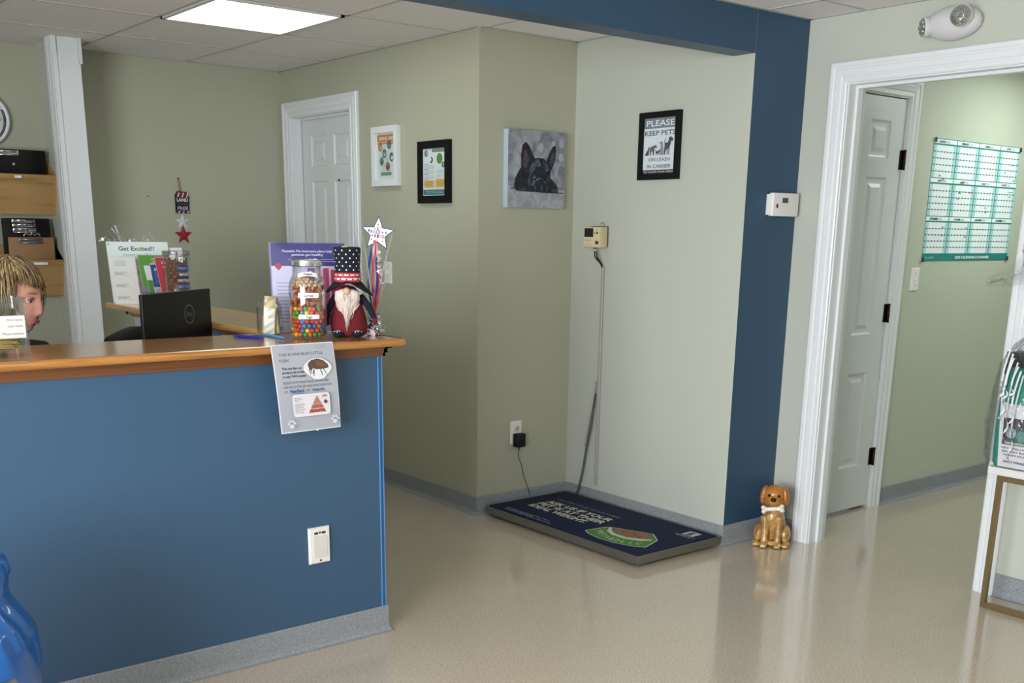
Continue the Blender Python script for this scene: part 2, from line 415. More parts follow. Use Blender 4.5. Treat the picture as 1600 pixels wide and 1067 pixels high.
# cove base
def base(name, runs, ends=None):
    mb = MB(); hgt = .093
    prof = [(0, 0), (.030, 0), (.018, .003), (.010, .012), (.0075, .026), (.0075, hgt-.003), (.004, hgt), (0, hgt)]
    for i_, (x0, y0, x1, y1, nx, ny) in enumerate(runs):
        tx, ty = (x1-x0), (y1-y0); tl = math.hypot(tx, ty); tx /= tl; ty /= tl; ea, eb = ends[i_] if ends else (0, 0)
        A = [(x0+nx*d-tx*d*ea, y0+ny*d-ty*d*ea, z) for d, z in prof]; B = [(x1+nx*d+tx*d*eb, y1+ny*d+ty*d*eb, z) for d, z in prof]; k = len(prof)
        mb.add(A+B, [(i, (i+1) % k, (i+1) % k+k, i+k) for i in range(k)]+[list(range(k)), list(range(k, 2*k))], 0)
    return struct(name, mb, M_cove)
base('baseboard_reception', [(xA, 5.25, xA, yB, -1, 0)], [(0, 1)])
base('baseboard_alcove', [(xA, yB, xC, yB, 0, -1), (xC, yB, xC, yD, -1, 0), (xC, yD, xE, yD, 0, -1)], [(1, 0), (0, 1), (1, 0)])
base('baseboard_right', [(xE, oE0-.085, xE, Y0, -1, 0), (xE, yD, xE, oE1+.085, -1, 0)])
base('baseboard_hallway', [(hB+.088, yH, 7.4, yH, 0, -1)])
base('baseboard_back', [(X0, yK, 1.72, yK, 0, -1), (1.85, yK, xA, yK, 0, -1)])

# reception door
casing('trim_4', 'x', xA, -1, dA0, dA1, dAh)
mb = MB().box((xA, dA1-.004, 0), (xA+.11, dA1+.001, dAh)).box((xA, dA0-.001, 0), (xA+.11, dA0+.004, dAh)).box((xA, dA0+.004, dAh-.004), (xA+.11, dA1-.004, dAh+.001))
mb.box((xA+.045, dA1-.016, 0), (xA+.058, dA1-.003, dAh)).box((xA+.045, dA0+.003, 0), (xA+.058, dA0+.016, dAh)).box((xA+.045, dA0+.016, dAh-.016), (xA+.058, dA1-.016, dAh-.004))
struct('trim_5', mb, M_white)
W = dA1-dA0-.012
# local x runs along -Y so the front faces -X
Md = Matrix(((0, 1, 0, xA+.062), (-1, 0, 0, dA1-.006), (0, 0, 1, .008), (0, 0, 0, 1)))
zsl = [(.225, .725), (.915, 1.655), (1.737, 1.908)]
mb = MB(); panel_door(mb, W, 2.006, .035, [(.115, .300), (.383, .568)], zsl, Md)
d1 = struct('door_1', mb, M_door); tag(d1)
k = MB(); k.ball((xA+.020, dA0+.07, .93), (.024, .027, .027)); k.cyl((xA+.062, dA0+.07, .93), (xA+.03, dA0+.07, .93), .012)
struct('door_handle', k, M_steel, d1)
k = MB().ball((xA+.06, 5.585, 1.663), .006); struct('hook', k, M_black, d1)

# cased opening to the hallway
casing('trim_6', 'x', xE, -1, oE0, oE1, oEh)
casing('trim_7', 'x', xE+.12, 1, oE0, oE1, oEh)
mb = MB().box((xE, oE1-.006, 0), (xE+.12, oE1+.001, oEh)).box((xE, oE0-.001, 0), (xE+.12, oE0+.006, oEh)).box((xE, oE0+.006, oEh-.006), (xE+.12, oE1-.006, oEh+.001))
mb.box((xE+.05, oE1-.018, 0), (xE+.085, oE1-.006, oEh-.006)).box((xE+.05, oE0+.006, 0), (xE+.085, oE0+.018, oEh-.006)).box((xE+.05, oE0+.018, oEh-.018), (xE+.085, oE1-.018, oEh-.006))
struct('trim_8', mb, M_white)
# hallway door
casing('trim_9', 'y', yH, -1, hA, hB, hh, k=.95)
mb = MB().box((hB-.004, yH-.002, 0), (hB+.002, yH+.11, hh)).box((hA-.002, yH-.002, 0), (hA+.004, yH+.11, hh)).box((hA+.004, yH-.002, hh-.004), (hB-.004, yH+.11, hh+.002))
struct('trim_10', mb, M_white)
struct('trim_11', MB().box((hA, yH+.05, 0), (hB, yH+.10, .0004)), mat('door_gap_shade', '#2c2a27', .6))  # dark strip painting the shade in the gap under the door
Md = Matrix(((1, 0, 0, hA+.006), (0, 1, 0, yH+.006), (0, 0, 1, .014), (0, 0, 0, 1)))
mb = MB(); panel_door(mb, hB-hA-.012, 2.020, .035, [(.134, .300), (.394, .560)], [(.226, .711), (.904, 1.656), (1.741, 1.915)], Md)
d2 = struct('door_2', mb, M_door)
M_bronze = mat('oil_rubbed_bronze', '#2c2018', .4, .8)
for z in (1.757, 1.018, .276):
    k = MB().cyl((hB-.004, yH-.006, z-.045), (hB-.004, yH-.006, z+.045), .007, 12)
    for q in (-.045, -.015, .015, .045): k.cyl((hB-.004, yH-.006, z+q-.002), (hB-.004, yH-.006, z+q+.002), .0085, 12)
    k.box((hB-.03, yH+.002, z-.045), (hB-.004, yH+.0065, z+.045))
    struct('hinge', k, M_bronze, d2)
k = MB().ball((hA+.06, yH-.05, .93), .026); k.cyl((hA+.06, yH-.04, .93), (hA+.06, yH+.01, .93), .011)
struct('door_handle', k, M_bronze, d2)

# ---------------------------------------------------------------- fluorescent panels
def ceiling_light(x0, y0, w, d, label, E, gl, col='#f3fdf6'):
    t = thing('ceiling_light', (x0+w/2, y0+d/2, H), label, 'ceiling light', 'flat ceiling light panels')
    f = .018
    mb = MB().box((x0, y0, H-.012), (x0+w, y0+f, H)).box((x0, y0+d-f, H-.012), (x0+w, y0+d, H)).box((x0, y0, H-.012), (x0+f, y0+d, H)).box((x0+w-f, y0, H-.012), (x0+w, y0+d, H))
    mb.build('frame', mat('light_frame_enamel', '#c9c8c4', .4), t)
    M = mat('lit_diffuser_%g' % E, '#ffffff', .6, emit=col, estr=E)
    MB().box((x0+f, y0+f, H-.006), (x0+w-f, y0+d-f, H-.001)).build('diffuser', M, t)
    return t
ceiling_light(1.940, 4.353, .585, .594, 'square lit ceiling light panel above the reception desk', 6, 1)
ceiling_light(5.45, 2.12, .59, .59, 'lit ceiling panel in the hallway above the year planner', 18, 1)
ceiling_light(.12, .37, .585, .594, 'lit ceiling panel over the waiting area', 3.5, 1)
# ================================================================ RECEPTION COUNTER
yc, xc, zt = 3.078, 1.8945, 1.0018
M_cream = mat('pale_blue_inner_panel', '#b9c4d2', .5)
t = thing('reception_counter', (.6, 3.14, 0), 'long blue reception counter with oak top and grey cove base', 'counter')
mb = MB().box((-1.0, yc, 0), (xc, yc+.13, zt)); mb.build('body', mat('blue_paint_lit', '#385672', .40, bump=.05, bscale=240), t)  # same blue as return and header, lighter copy for the better lit front
MB().box((xc-.018, yc-.0022, .093), (xc-.0135, yc, zt)).box((xc-.0022, yc-.0022, .093), (xc, yc+.01, zt)).build('corner_guard', mat('blue_edge_highlight', '#4f8fd0', .3), t)  # bright blue puts the glossy highlight of the corner bead into its colour
mb = MB()
def nose(r, z0, z1, n=6): return [(-r*math.sin(PI*i/n), (z0+z1)/2-(z1-z0)/2*math.cos(PI*i/n)) for i in range(n+1)]
# bullnosed top: cross-section swept along x, rounded right end
pr_ = nose(.012, 1.0195, 1.045)
prof = [(3.020+d, z) for d, z in pr_]+[(3.405-d, z) for d, z in reversed(pr_)]
def sweep_x(mb, prof, x0, x1, m=0, shrink=None):
    k = len(prof); A = [(x0, y, z) for y, z in prof]; B = [(x1, y, z) for y, z in prof]
    mb.add(A+B, [(i, (i+1) % k, (i+1) % k+k, i+k) for i in range(k)]+[list(range(k)), list(range(k, 2*k))[::-1]], m, False)
sweep_x(mb, prof, -1.0, 1.945)
mb.rbox((1.92, 3.010, 1.0195), (1.957, 3.415, 1.045), .012)
mb.build('oak_top', M_oak, t)
mb = MB()
for (z0, z1, d) in ((1.0115, 1.0195, .026), (.996, 1.0115, .015), (.984, .996, .009)):
    mb.box((-1.0, yc-d, z0), (xc+d, yc, z1)); mb.box((xc, yc-d, z0), (xc+d, yc+.13, z1))
mb.build('oak_moulding', M_oak_shade, t)
hgt = .093; pf = [(0, 0), (.028, 0), (.016, .003), (.009, .012), (.0065, .026), (.0065, hgt-.003), (.003, hgt), (0, hgt)]
mb = MB()
k = len(pf)
for (a, b, n_, e) in (((-1.0, yc), (xc, yc), (0, -1), (0, 1)), ((xc, yc), (xc, yc+.13), (1, 0), (1, 0))):
    tx, ty = (b[0]-a[0]), (b[1]-a[1]); L_ = math.hypot(tx, ty); tx /= L_; ty /= L_
    A = [(a[0]+n_[0]*d-tx*d*e[0], a[1]+n_[1]*d-ty*d*e[0], z) for d, z in pf]; B = [(b[0]+n_[0]*d+tx*d*e[1], b[1]+n_[1]*d+ty*d*e[1], z) for d, z in pf]
    mb.add(A+B, [(i, (i+1) % k, (i+1) % k+k, i+k) for i in range(k)]+[list(range(k)), list(range(k, 2*k))])
mb.build('cove_base', M_cove, t)

t = thing('side_counter', (1.83, 4.2, 0), 'side counter with oak top running back behind the computer monitor', 'counter')
MB().box((1.77, 3.42, 0), (1.89, 5.08, zt-.02)).build('body', M_cream, t)
mb = MB(); prof = [(1.672+d, z) for d, z in nose(.012, 1.0195, 1.045)]+[(1.985-d, z) for d, z in reversed(nose(.012, 1.0195, 1.045))]
k = len(prof); A = [(x, 3.417, z) for x, z in prof]; B = [(x, 5.12, z) for x, z in prof]
mb.add(A+B, [(i, (i+1) % k, (i+1) % k+k, i+k) for i in range(k)]+[list(range(k)), list(range(k, 2*k))[::-1]])
mb.rbox((1.662, 5.10, 1.0195), (1.995, 5.165, 1.045), .012)
mb.build('oak_top', M_oaky, t)
mb = MB()
for (z0, z1, d) in ((1.0095, 1.0195, .05), (.992, 1.0095, .03), (.982, .992, .012)):
    mb.box((1.77-d, 3.42, z0), (1.77, 5.08+d, z1)); mb.box((1.77-d, 5.08, z0), (1.89, 5.08+d, z1)); mb.box((1.89, 3.42, z0), (1.89+d*.6, 5.08+d, z1))
mb.build('oak_moulding', wood('oak_moulding_side', '#8d5a2c', '#5d3717', 'Y'), t)
solo('painters_tape', MB().box((1.7692, 4.085, .955), (1.77, 4.175, .981)), mat('blue_tape', '#1f86d8', .5), 'strip of bright blue tape stuck under the side counter edge', 'tape')
solo('note_paper', MB().box((1.7690, 3.96, .955), (1.77, 4.02, .981)), mat('grey_blue_note', '#5c7590', .5), 'small grey note stuck under the side counter edge', 'paper')

# desk inside the counter
t = thing('reception_desk', (.6, 3.5, 0), 'low desk behind the reception counter under the monitor', 'desk')
MB().rbox((-.9, 3.225, .71), (1.765, 3.98, .74), .006).build('worktop', mat('grey_laminate', '#8d8c88', .45), t)
for x in (-.88, .2, 1.72): MB().box((x, 3.25, 0), (x+.03, 3.95, .71)).build('leg_panel', mat('grey_laminate', '#8d8c88', .45), t)

# counter outlet plate
def plate(name, ax, c, sgn, s, z, w, h, d=.006):
    """rectangular wall plate with bevelled rim, returned MB"""
    mb = MB(); a, b = s-w/2, s+w/2
    def pt(q, zz, dd): return (c+sgn*dd, q, zz) if ax == 'x' else (q, c+sgn*dd, zz)
    R = [[(a, z-h/2, 0), (b, z-h/2, 0), (b, z+h/2, 0), (a, z+h/2, 0)],
         [(a, z-h/2, d*.5), (b, z-h/2, d*.5), (b, z+h/2, d*.5), (a, z+h/2, d*.5)],
         [(a+.004, z-h/2+.004, d), (b-.004, z-h/2+.004, d), (b-.004, z+h/2-.004, d), (a+.004, z+h/2-.004, d)]]
    vs = [pt(*p) for r in R for p in r]; fs = [(4, 5, 1, 0)]
    for r in (0, 4):
        for i in range(4): fs.append((r+i, r+(i+1) % 4, r+4+(i+1) % 4, r+4+i))
    fs = fs[1:]+[(8, 9, 10, 11)]
    return mb.add(vs, fs), pt
t = thing('wall_plate', (1.633, yc, .365), 'white raised plate with a blank insert on the blue counter front', 'wall plate')
mb, pt = plate('p', 'y', yc, -1, 1.633, .365, .078, .126, .012); mb.build('cover', M_plate, t)
MB().box((1.608, yc-.0145, .325), (1.658, yc-.011, .400)).build('insert', mat('warm_white_plastic', '#d9d2cb', .4), t)
for x in (1.619, 1.647): MB().box((x-.007, yc-.0135, .406), (x+.007, yc-.0115, .413)).build('slot', mat('dark_brown_plastic', '#3a2622', .5), t)
for z in (.411, .3135): MB().cyl((1.633, yc-.0135, z), (1.633, yc-.0115, z), .0035, 10).build('screw', mat('dark_brown_plastic', '#3a2622', .5), t)

# ---------------------------------------------------------------- switches and outlets
def switch(y=None, x=None, z=1.17, label='', ax='x', c=0, sgn=-1):
    s_ = y if ax == 'x' else x
    t = thing('light_switch', (c, s_, z) if ax == 'x' else (s_, c, z), label, 'light switch')
    mb, pt = plate('p', ax, c, sgn, s_, z, .071, .116); mb.build('cover', M_plate, t)
    a, b = pt(s_-.006, z-.012, .0055), pt(s_+.006, z+.012, .0075)
    mb = MB().box(tuple(map(min, a, b)), tuple(map(max, a, b))); a, b = pt(s_-.004, z-.002, .006), pt(s_+.004, z+.010, .017)
    mb.box(tuple(map(min, a, b)), tuple(map(max, a, b))); mb.build('toggle', M_plate, t)
    for q in (-.030, .030): MB().cyl(pt(s_, z+q, .005), pt(s_, z+q, .0072), .003, 10).build('screw', M_steel, t)
switch(y=4.976, z=1.169, c=xA, label='white light switch on the green wall beside the star centrepiece')
switch(x=5.118, z=1.182, ax='y', c=yH, label='white light switch on the hallway wall below the year planner')
# grey device on the stub wall
t = thing('key_box', (1.738, 5.90, 1.03), 'white intercom plate on the narrow wall beside the white column', 'intercom')
MB().box((1.730, 5.872, 1.035), (1.738, 5.935, 1.235)).build('cover', M_plate, t); MB().box((1.729, 5.885, 1.047), (1.7305, 5.92, 1.068)).build('button', M_black, t)

t = thing('wall_outlet', (3.361, yB, .397), 'white duplex outlet low on the alcove wall with an adapter plugged in', 'outlet')
mb, pt = plate('p', 'y', yB, -1, 3.361, .397, .072, .120); mb.build('cover', M_plate, t)
for z in (.422, .372):
    mb = MB(); mb.lathe([(0, 0), (.016, 0), (.0165, -.002), (.0165, -.004)], n=20, M=rot_to((3.361, yB-.0095, z), (0, -1, 0)), cap=False)
    r = mb.build('receptacle', mat('warm_white_plastic', '#d9d2cb', .4), t)
    mb = MB()
    for q in (-.0055, .0055): mb.box((3.361+q-.0011, yB-.0102, z-.003), (3.361+q+.0011, yB-.0094, z+.006))
    mb.cyl((3.361, yB-.0102, z-.008), (3.361, yB-.0094, z-.008), .002, 8); mb.build('slots', M_black, r)
t = thing('power_adapter', (3.366, yB-.03, .33), 'black power adapter plugged into the alcove outlet, thin cord hanging', 'adapter')
mb = MB().rbox((3.336, yB-.048, .326), (3.392, yB-.008, .396), .006); mb.lathe([(0, 0), (.010, 0), (.011, .003)], n=16, M=rot_to((3.366, yB-.046, .371), (0, -1, 0))); mb.build('body', M_black, t)
P_ = [(3.361, yB-.03, .328), (3.361, yB-.028, .30), (3.363, yB-.022, .275), (3.378, yB-.02, .245), (3.392, yB-.018, .215), (3.402, yB-.018, .17), (3.420, yB-.018, .13), (3.436, yB-.02, .09), (3.441, yB-.025, .063)]
def smooth(P, n=6):
    P = [Vector(p) for p in P]; out = []
    for i in range(len(P)-1):
        a, b, c, d = P[max(i-1, 0)], P[i], P[i+1], P[min(i+2, len(P)-1)]
        for k in range(n):
            q = k/n; out.append(.5*((2*b)+(c-a)*q+(2*a-5*b+4*c-d)*q*q+(3*b-a-3*c+d)*q**3))
    return out+[P[-1]]
MB().tube(smooth(P_), .0016, 6).tube([P_[0], (3.361, yB-.029, .310)], [.004, .0025], 8).build('cord', M_black, t)

# ================================================================ FRAMED THINGS ON THE WALLS
M_fblk = mat('matte_black_frame', '#060607', .6, spec=.25)
def picture_frame(name, label, cat, ax, c, sgn, a, b, z0, z1, w, d, mframe, tilt=0):
    """a = viewer's left edge. returns (thing, art origin, u axis, inner w, inner h)"""
    t = thing(name, ((c, (a+b)/2, z0) if ax == 'x' else ((a+b)/2, c, z0)), label, cat)
    lo, hi = min(a, b), max(a, b); mb = MB()
    def bx(s0, s1, q0, q1, d0, d1, B=mb):
        p = [(c+sgn*d0, s0, q0), (c+sgn*d1, s1, q1)] if ax == 'x' else [(s0, c+sgn*d0, q0), (s1, c+sgn*d1, q1)]
        B.box(tuple(map(min, *p)), tuple(map(max, *p)))
    bx(lo, hi, z0, z0+w, .001, d); bx(lo, hi, z1-w, z1, .001, d); bx(lo, lo+w, z0+w, z1-w, .001, d); bx(hi-w, hi, z0+w, z1-w, .001, d)
    mb.build('frame', mframe, t, bevel=.0015)
    m2 = MB(); bx(lo+w, hi-w, z0+w, z1-w, .001, d*.45, m2); m2.build('backing', M_paper, t)
    s_ = 1 if b > a else -1
    u = (0, s_, 0) if ax == 'x' else (s_, 0, 0)
    o = (c+sgn*d*.45, a+s_*w, z0+w) if ax == 'x' else (a+s_*w, c+sgn*d*.45, z0+w)
    gl = MB(); bx(lo+w, hi-w, z0+w, z1-w, d*.45+.004, d*.45+.0055, gl); gl
    gl.build('glass', thin_glass('picture_glass', '#ffffff', .04, .03), t)
    return t, o, u, abs(b-a)-2*w, z1-z0-2*w
Z = (0, 0, 1)
# white frame
t, o, u, W, Hh = picture_frame('picture_frame', 'white framed animal care poster with round photos beside the door', 'picture', 'x', xA, -1, 5.086, 4.835, 1.613, 1.910, .033, .028, M_white)
A = Art(o, u, Z, [M_paper]); A.rect(.004, .004, W-.004, Hh-.004, '#cfe0dc')
A.rect(.006, Hh-.055, W-.006, Hh-.008, '#c27c43'); A.text('ANNUAL CARE', W/2, Hh-.034, .016, '#f4e9de', W*.72, 'C', .02); A.text('for a happy & healthy pet', W/2, Hh-.048, .008, '#f4e9de', W*.85, 'C')
for x, y, c1, c2 in ((.2, .71, '#a2643f', '#d8b08a'), (.68, .745, '#41585a', '#6f8780'), (.42, .56, '#4a555a', '#b8c4c2'), (.8, .48, '#3b4b4d', '#dfe8e6'), (.28, .40, '#77817d', '#4e5a58'), (.6, .28, '#a85a4a', '#3f4a4b')):
    A.ell(x*W, y*Hh, .020, .022, c1); A.ell(x*W+.003, y*Hh-.001, .011, .013, c2); A.ell(x*W+.002, y*Hh+.006, .005, .006, c1)
    A.many([(x*W-.03+(.045 if x < .5 else -.02), y*Hh-.008-i*.007, x*W-.005+(.045 if x < .5 else -.02), y*Hh-.006-i*.007) for i in range(4)], '#a9c2be')
A.rect(W*.25, .022, W*.78, .036, '#3f6d52'); A.text('SCHEDULE TODAY', W*.515, .026, .006, '#dce8df', W*.42, 'C')
A.build('poster', t)
# black frame
t, o, u, W, Hh = picture_frame('picture_frame', 'black framed information sheet with yellow boxes, right of the white frame', 'picture', 'x', xA, -1, 4.657, 4.385, 1.523, 1.817, .036, .022, M_fblk)
A = Art(o, u, Z, [M_paper]); A.rect(0, 0, W, Hh, '#dfe9ea')
A.rect(W*.4, Hh-.018, W, Hh-.002, '#5d7d4e'); A.text('HEALTHY HABITS', W*.7, Hh-.013, .007, '#dfe9da', W*.5, 'C')
for x, y, r, c1 in ((.14, .90, .016, '#6f7d80'), (.36, .76, .015, '#3c4747'), (.72, .78, .025, '#5c8a47'), (.88, .65, .014, '#6a6058')): A.ell(x*W, y*Hh, r, r, c1)
A.ell(.33*W, .77*Hh, .009, .011, '#eef2f2'); A.ell(.17*W, .905*Hh, .007, .009, '#a9b3b4'); A.ell(.89*W, .66*Hh, .006, .007, '#b9a998')
A.many([(.06*W, (.66-i*.021)*Hh, .5*W, (.667-i*.021)*Hh) for i in range(16) if i % 5], '#a9b4b6'); A.many([(.06*W, (.665-i*.105)*Hh, .24*W, (.675-i*.105)*Hh) for i in range(4)], '#5a686b')
A.many([(.58*W, (.56-i*.021)*Hh, .94*W, (.567-i*.021)*Hh) for i in range(9) if i % 5], '#a9b4b6')
A.rect(.05*W, .17*Hh, .5*W, .33*Hh, '#d6b368'); A.rect(.55*W, .17*Hh, .97*W, .36*Hh, '#d6b368')
A.many([(x*W, (.30-i*.03)*Hh, (x+.33)*W, (.308-i*.03)*Hh) for x in (.09, .6) for i in range(4)], '#8d7136')
A.rect(.03*W, .02*Hh, .97*W, .13*Hh, '#2c6a76'); A.many([(.12*W, .09*Hh, .88*W, .10*Hh), (.12*W, .055*Hh, .88*W, .065*Hh)], '#a9cdd2')
A.build('printed_sheet', t)
# PLEASE KEEP PETS sign
t, o, u, W, Hh = picture_frame('framed_sign', 'black framed please keep pets on leash sign with dog silhouettes', 'sign', 'x', xC, -1, 3.706, 3.452, 1.633, 1.928, .026, .022, M_fblk)
A = Art(o, u, Z, [M_paper]); A.rect(0, 0, W, Hh, '#dde6ec')
A.rect(0, Hh*.815, W, Hh, '#77808a'); A.text('PLEASE', W/2, Hh*.855, Hh*.105, '#eef2f5', W*.86, 'C', .012)
A.text('KEEP PETS', W/2, Hh*.69, Hh*.085, '#3b4248', W*.94, 'C', .012)
A.text('ON LEASH', W*.5, Hh*.225, Hh*.065, '#454c52', W*.66, 'C', .01); A.text('IN CARRIER', W*.5, Hh*.105, Hh*.065, '#454c52', W*.74, 'C', .01)
A.rect(0, 0, W, Hh*.072, '#23262b'); A.text('for people & pet safety', W/2, Hh*.024, Hh*.035, '#c9cfd4', W*.92, 'C', .01)
def sil(pts, x, y, s, c, fx=1): A.poly([(W*(x+fx*p[0]*s), Hh*(y)+W*p[1]*s) for p in (pts if fx > 0 else pts)], c)
D_big = [(.0, 0), (.07, 0), (.06, .10), (.12, .25), (.17, .27), (.18, 0), (.25, 0), (.23, .06), (.25, .3), (.30, .3), (.31, 0), (.38, 0), (.36, .05), (.37, .38), (.44, .55), (.46, .68), (.60, .68), (.62, .80), (.55, .84), (.46, .90), (.34, .90), (.29, .82), (.28, .70), (.20, .62), (.08, .60), (.03, .64), (.05, .78), (.10, .88), (.06, .86), (-.01, .74), (-.01, .6), (.0, .42), (-.04, .2)]
D_sit = [(0, 0), (.36, 0), (.34, .08), (.30, .12), (.30, .36), (.26, .55), (.24, .66), (.18, .74), (.02, .70), (-.06, .64), (.02, .60), (.08, .56), (.06, .40), (.0, .2)]
D_sml = [(0, 0), (.07, 0), (.07, .12), (.24, .14), (.26, 0), (.33, 0), (.33, .16), (.40, .28), (.52, .32), (.50, .40), (.40, .46), (.34, .42), (.30, .34), (.06, .32), (-.02, .44), (-.06, .42), (-.01, .26)]
D_cat = [(0, 0), (.26, 0), (.25, .2), (.30, .3), (.32, .45), (.26, .40), (.20, .45), (.20, .3), (.10, .22), (.03, .10), (-.04, .04)]
sil(D_big, .66, .335, .42, '#43464a'); sil(D_sit, .51, .335, .40, '#8d949a'); sil(D_sml, .40, .335, .26, '#2f3337'); sil(D_cat, .07, .335, .42, '#34383c')
sil([(0, 0), (.07, 0), (.08, .2), (.2, .2), (.22, 0), (.3, 0), (.32, .22), (.36, .4), (.5, .38), (.52, .48), (.42, .56), (.3, .52), (.1, .48), (0, .42), (-.05, .2)], .22, .335, .40, '#585d62')
A.build('printed_sign', t)

# canvas painting of a black french bulldog
t = thing('canvas_painting', (3.437, yB, 1.50), 'canvas painting of a black bulldog resting on snow above the outlet', 'painting')
MB().box((3.262, yB-.036, 1.505), (3.619, yB-.001, 1.860)).build('canvas', mat('painted_canvas_edge', '#b9c9d6', .7, bump=.3, bscale=300), t)
W, Hh = .357, .355
def paint(name, a, b, sc, lo=.38, hi=.62):
    m = bpy.data.materials.new(name); nt, N, L, P = nodes(m)
    tc = N.new('ShaderNodeTexCoord'); n = N.new('ShaderNodeTexNoise'); n.inputs['Scale'].default_value = sc; n.inputs['Detail'].default_value = 5; n.inputs['Distortion'].default_value = 1.2
    L.new(tc.outputs['Object'], n.inputs['Vector']); cr = N.new('ShaderNodeValToRGB'); cr.color_ramp.elements[0].position = lo; cr.color_ramp.elements[0].color = lin(a); cr.color_ramp.elements[1].position = hi; cr.color_ramp.elements[1].color = lin(b)
    L.new(n.outputs['Fac'], cr.inputs[0]); L.new(cr.outputs[0], P.inputs['Base Color']); P.inputs['Roughness'].default_value = .7; return m
p_bg = paint('painted_grey_sky', '#6e7480', '#9a9ca3', 14); p_sn = paint('painted_snow', '#8e9298', '#a9abb2', 22)
p_bk = paint('painted_black_fur', '#07080c', '#1f2836', 30); p_hl = paint('painted_blue_highlight', '#1d2a38', '#4d5f70', 45); p_ear = paint('painted_ear', '#3c2e36', '#5d4a52', 30)
A = Art((3.262, yB-.036, 1.505), (1, 0, 0), Z, [p_bg]); A.rect(0, 0, W, Hh, p_bg); A.poly([(0, 0), (W, 0), (W, .085), (.24, .092), (.12, .088), (0, .098)], p_sn)
for x, y, r in ((.06, .22, .018), (.085, .27, .02), (.20, .28, .017), (.33, .24, .016), (.05, .16, .02), (.28, .30, .013), (.33, .30, .014)): A.ell(x, y, r, r*1.25, mat('ink_a2a5ab', '#a2a5ab', .7))
K = lambda pts: [(p[0]*W, (1-p[1])*Hh) for p in pts]
A.poly(K([(.02, .755), (.30, .77), (.60, .80), (.98, .80), (.98, .785), (.6, .78), (.3, .745), (.1, .735)]), '#474e59')
A.poly(K([(.20, .50), (.12, .62), (.10, .72), (.14, .78), (.30, .79), (.62, .79), (.80, .80), (.88, .79), (.88, .72), (.80, .64), (.74, .60), (.70, .45), (.45, .35), (.28, .42)]), p_bk)
A.poly(K([(.22, .52), (.22, .30), (.24, .19), (.30, .15), (.36, .20), (.42, .30), (.47, .37), (.40, .46), (.30, .52)]), p_bk)
A.poly(K([(.25, .42), (.25, .28), (.29, .24), (.33, .30), (.36, .38), (.31, .48), (.27, .48)]), p_ear)
A.poly(K([(.66, .38), (.72, .26), (.77, .19), (.81, .17), (.83, .22), (.82, .34), (.78, .44), (.74, .52), (.68, .46)]), p_bk)
A.poly(K([(.72, .38), (.76, .29), (.80, .26), (.80, .34), (.77, .42), (.74, .46)]), p_ear)
A.poly(K([(.32, .60), (.34, .46), (.40, .38), (.50, .345), (.62, .35), (.70, .42), (.74, .52), (.72, .62), (.76, .70), (.70, .78), (.55, .795), (.42, .78), (.33, .72)]), p_bk)
A.poly(K([(.36, .50), (.42, .40), (.52, .36), (.58, .45), (.48, .46), (.42, .54), (.37, .60)]), p_hl); A.poly(K([(.60, .38), (.67, .42), (.71, .50), (.66, .52), (.62, .45)]), p_hl)
A.poly(K([(.40, .70), (.46, .62), (.56, .60), (.66, .66), (.64, .67), (.56, .625), (.48, .645), (.43, .71)]), '#5c6b7c')
A.poly(K([(.33, .62), (.38, .56), (.38, .70), (.42, .78), (.36, .74)]), p_hl)
A.ell(.455*W, .39*Hh, .013, .015, '#57606b'); A.ell(.463*W, .392*Hh, .010, .012, '#08090c'); A.ell(.460*W, .40*Hh, .003, .003, '#c8cfd6')
A.ell(.715*W, .40*Hh, .007, .012, '#57606b'); A.ell(.718*W, .40*Hh, .005, .010, '#08090c')
A.ell(.575*W, .355*Hh, .022, .012, '#20242c'); A.ell(.575*W, .345*Hh, .012, .006, '#050608')
for x in (.20, .24, .28, .78, .82, .85): A.ell(x*W, .235*Hh, .005, .010, '#3d4653')
for x in (.45, .57, .66): A.poly(K([(x, .70), (x+.02, .70), (x+.03, .79), (x, .79)]), p_hl)
A.build('painted_picture', t)
# ================================================================ THINGS ON THE COUNTER
CT = 1.045
def jar_prof(R, h, rn, wall=.003):
    """outer then inner profile of a mason jar"""
    o = [(0, 0), (R*.80, 0), (R*.93, .004), (R, .014), (R, h*.70), (R*.97, h*.76), (R*.88, h*.82), (rn*1.03, h*.865), (rn, h*.885), (rn, h)]
    i = [(r-wall if r > wall else 0, z+(.004 if k < 3 else 0)) for k, (r, z) in enumerate(o)][::-1]
    return o+i
random.seed(4)
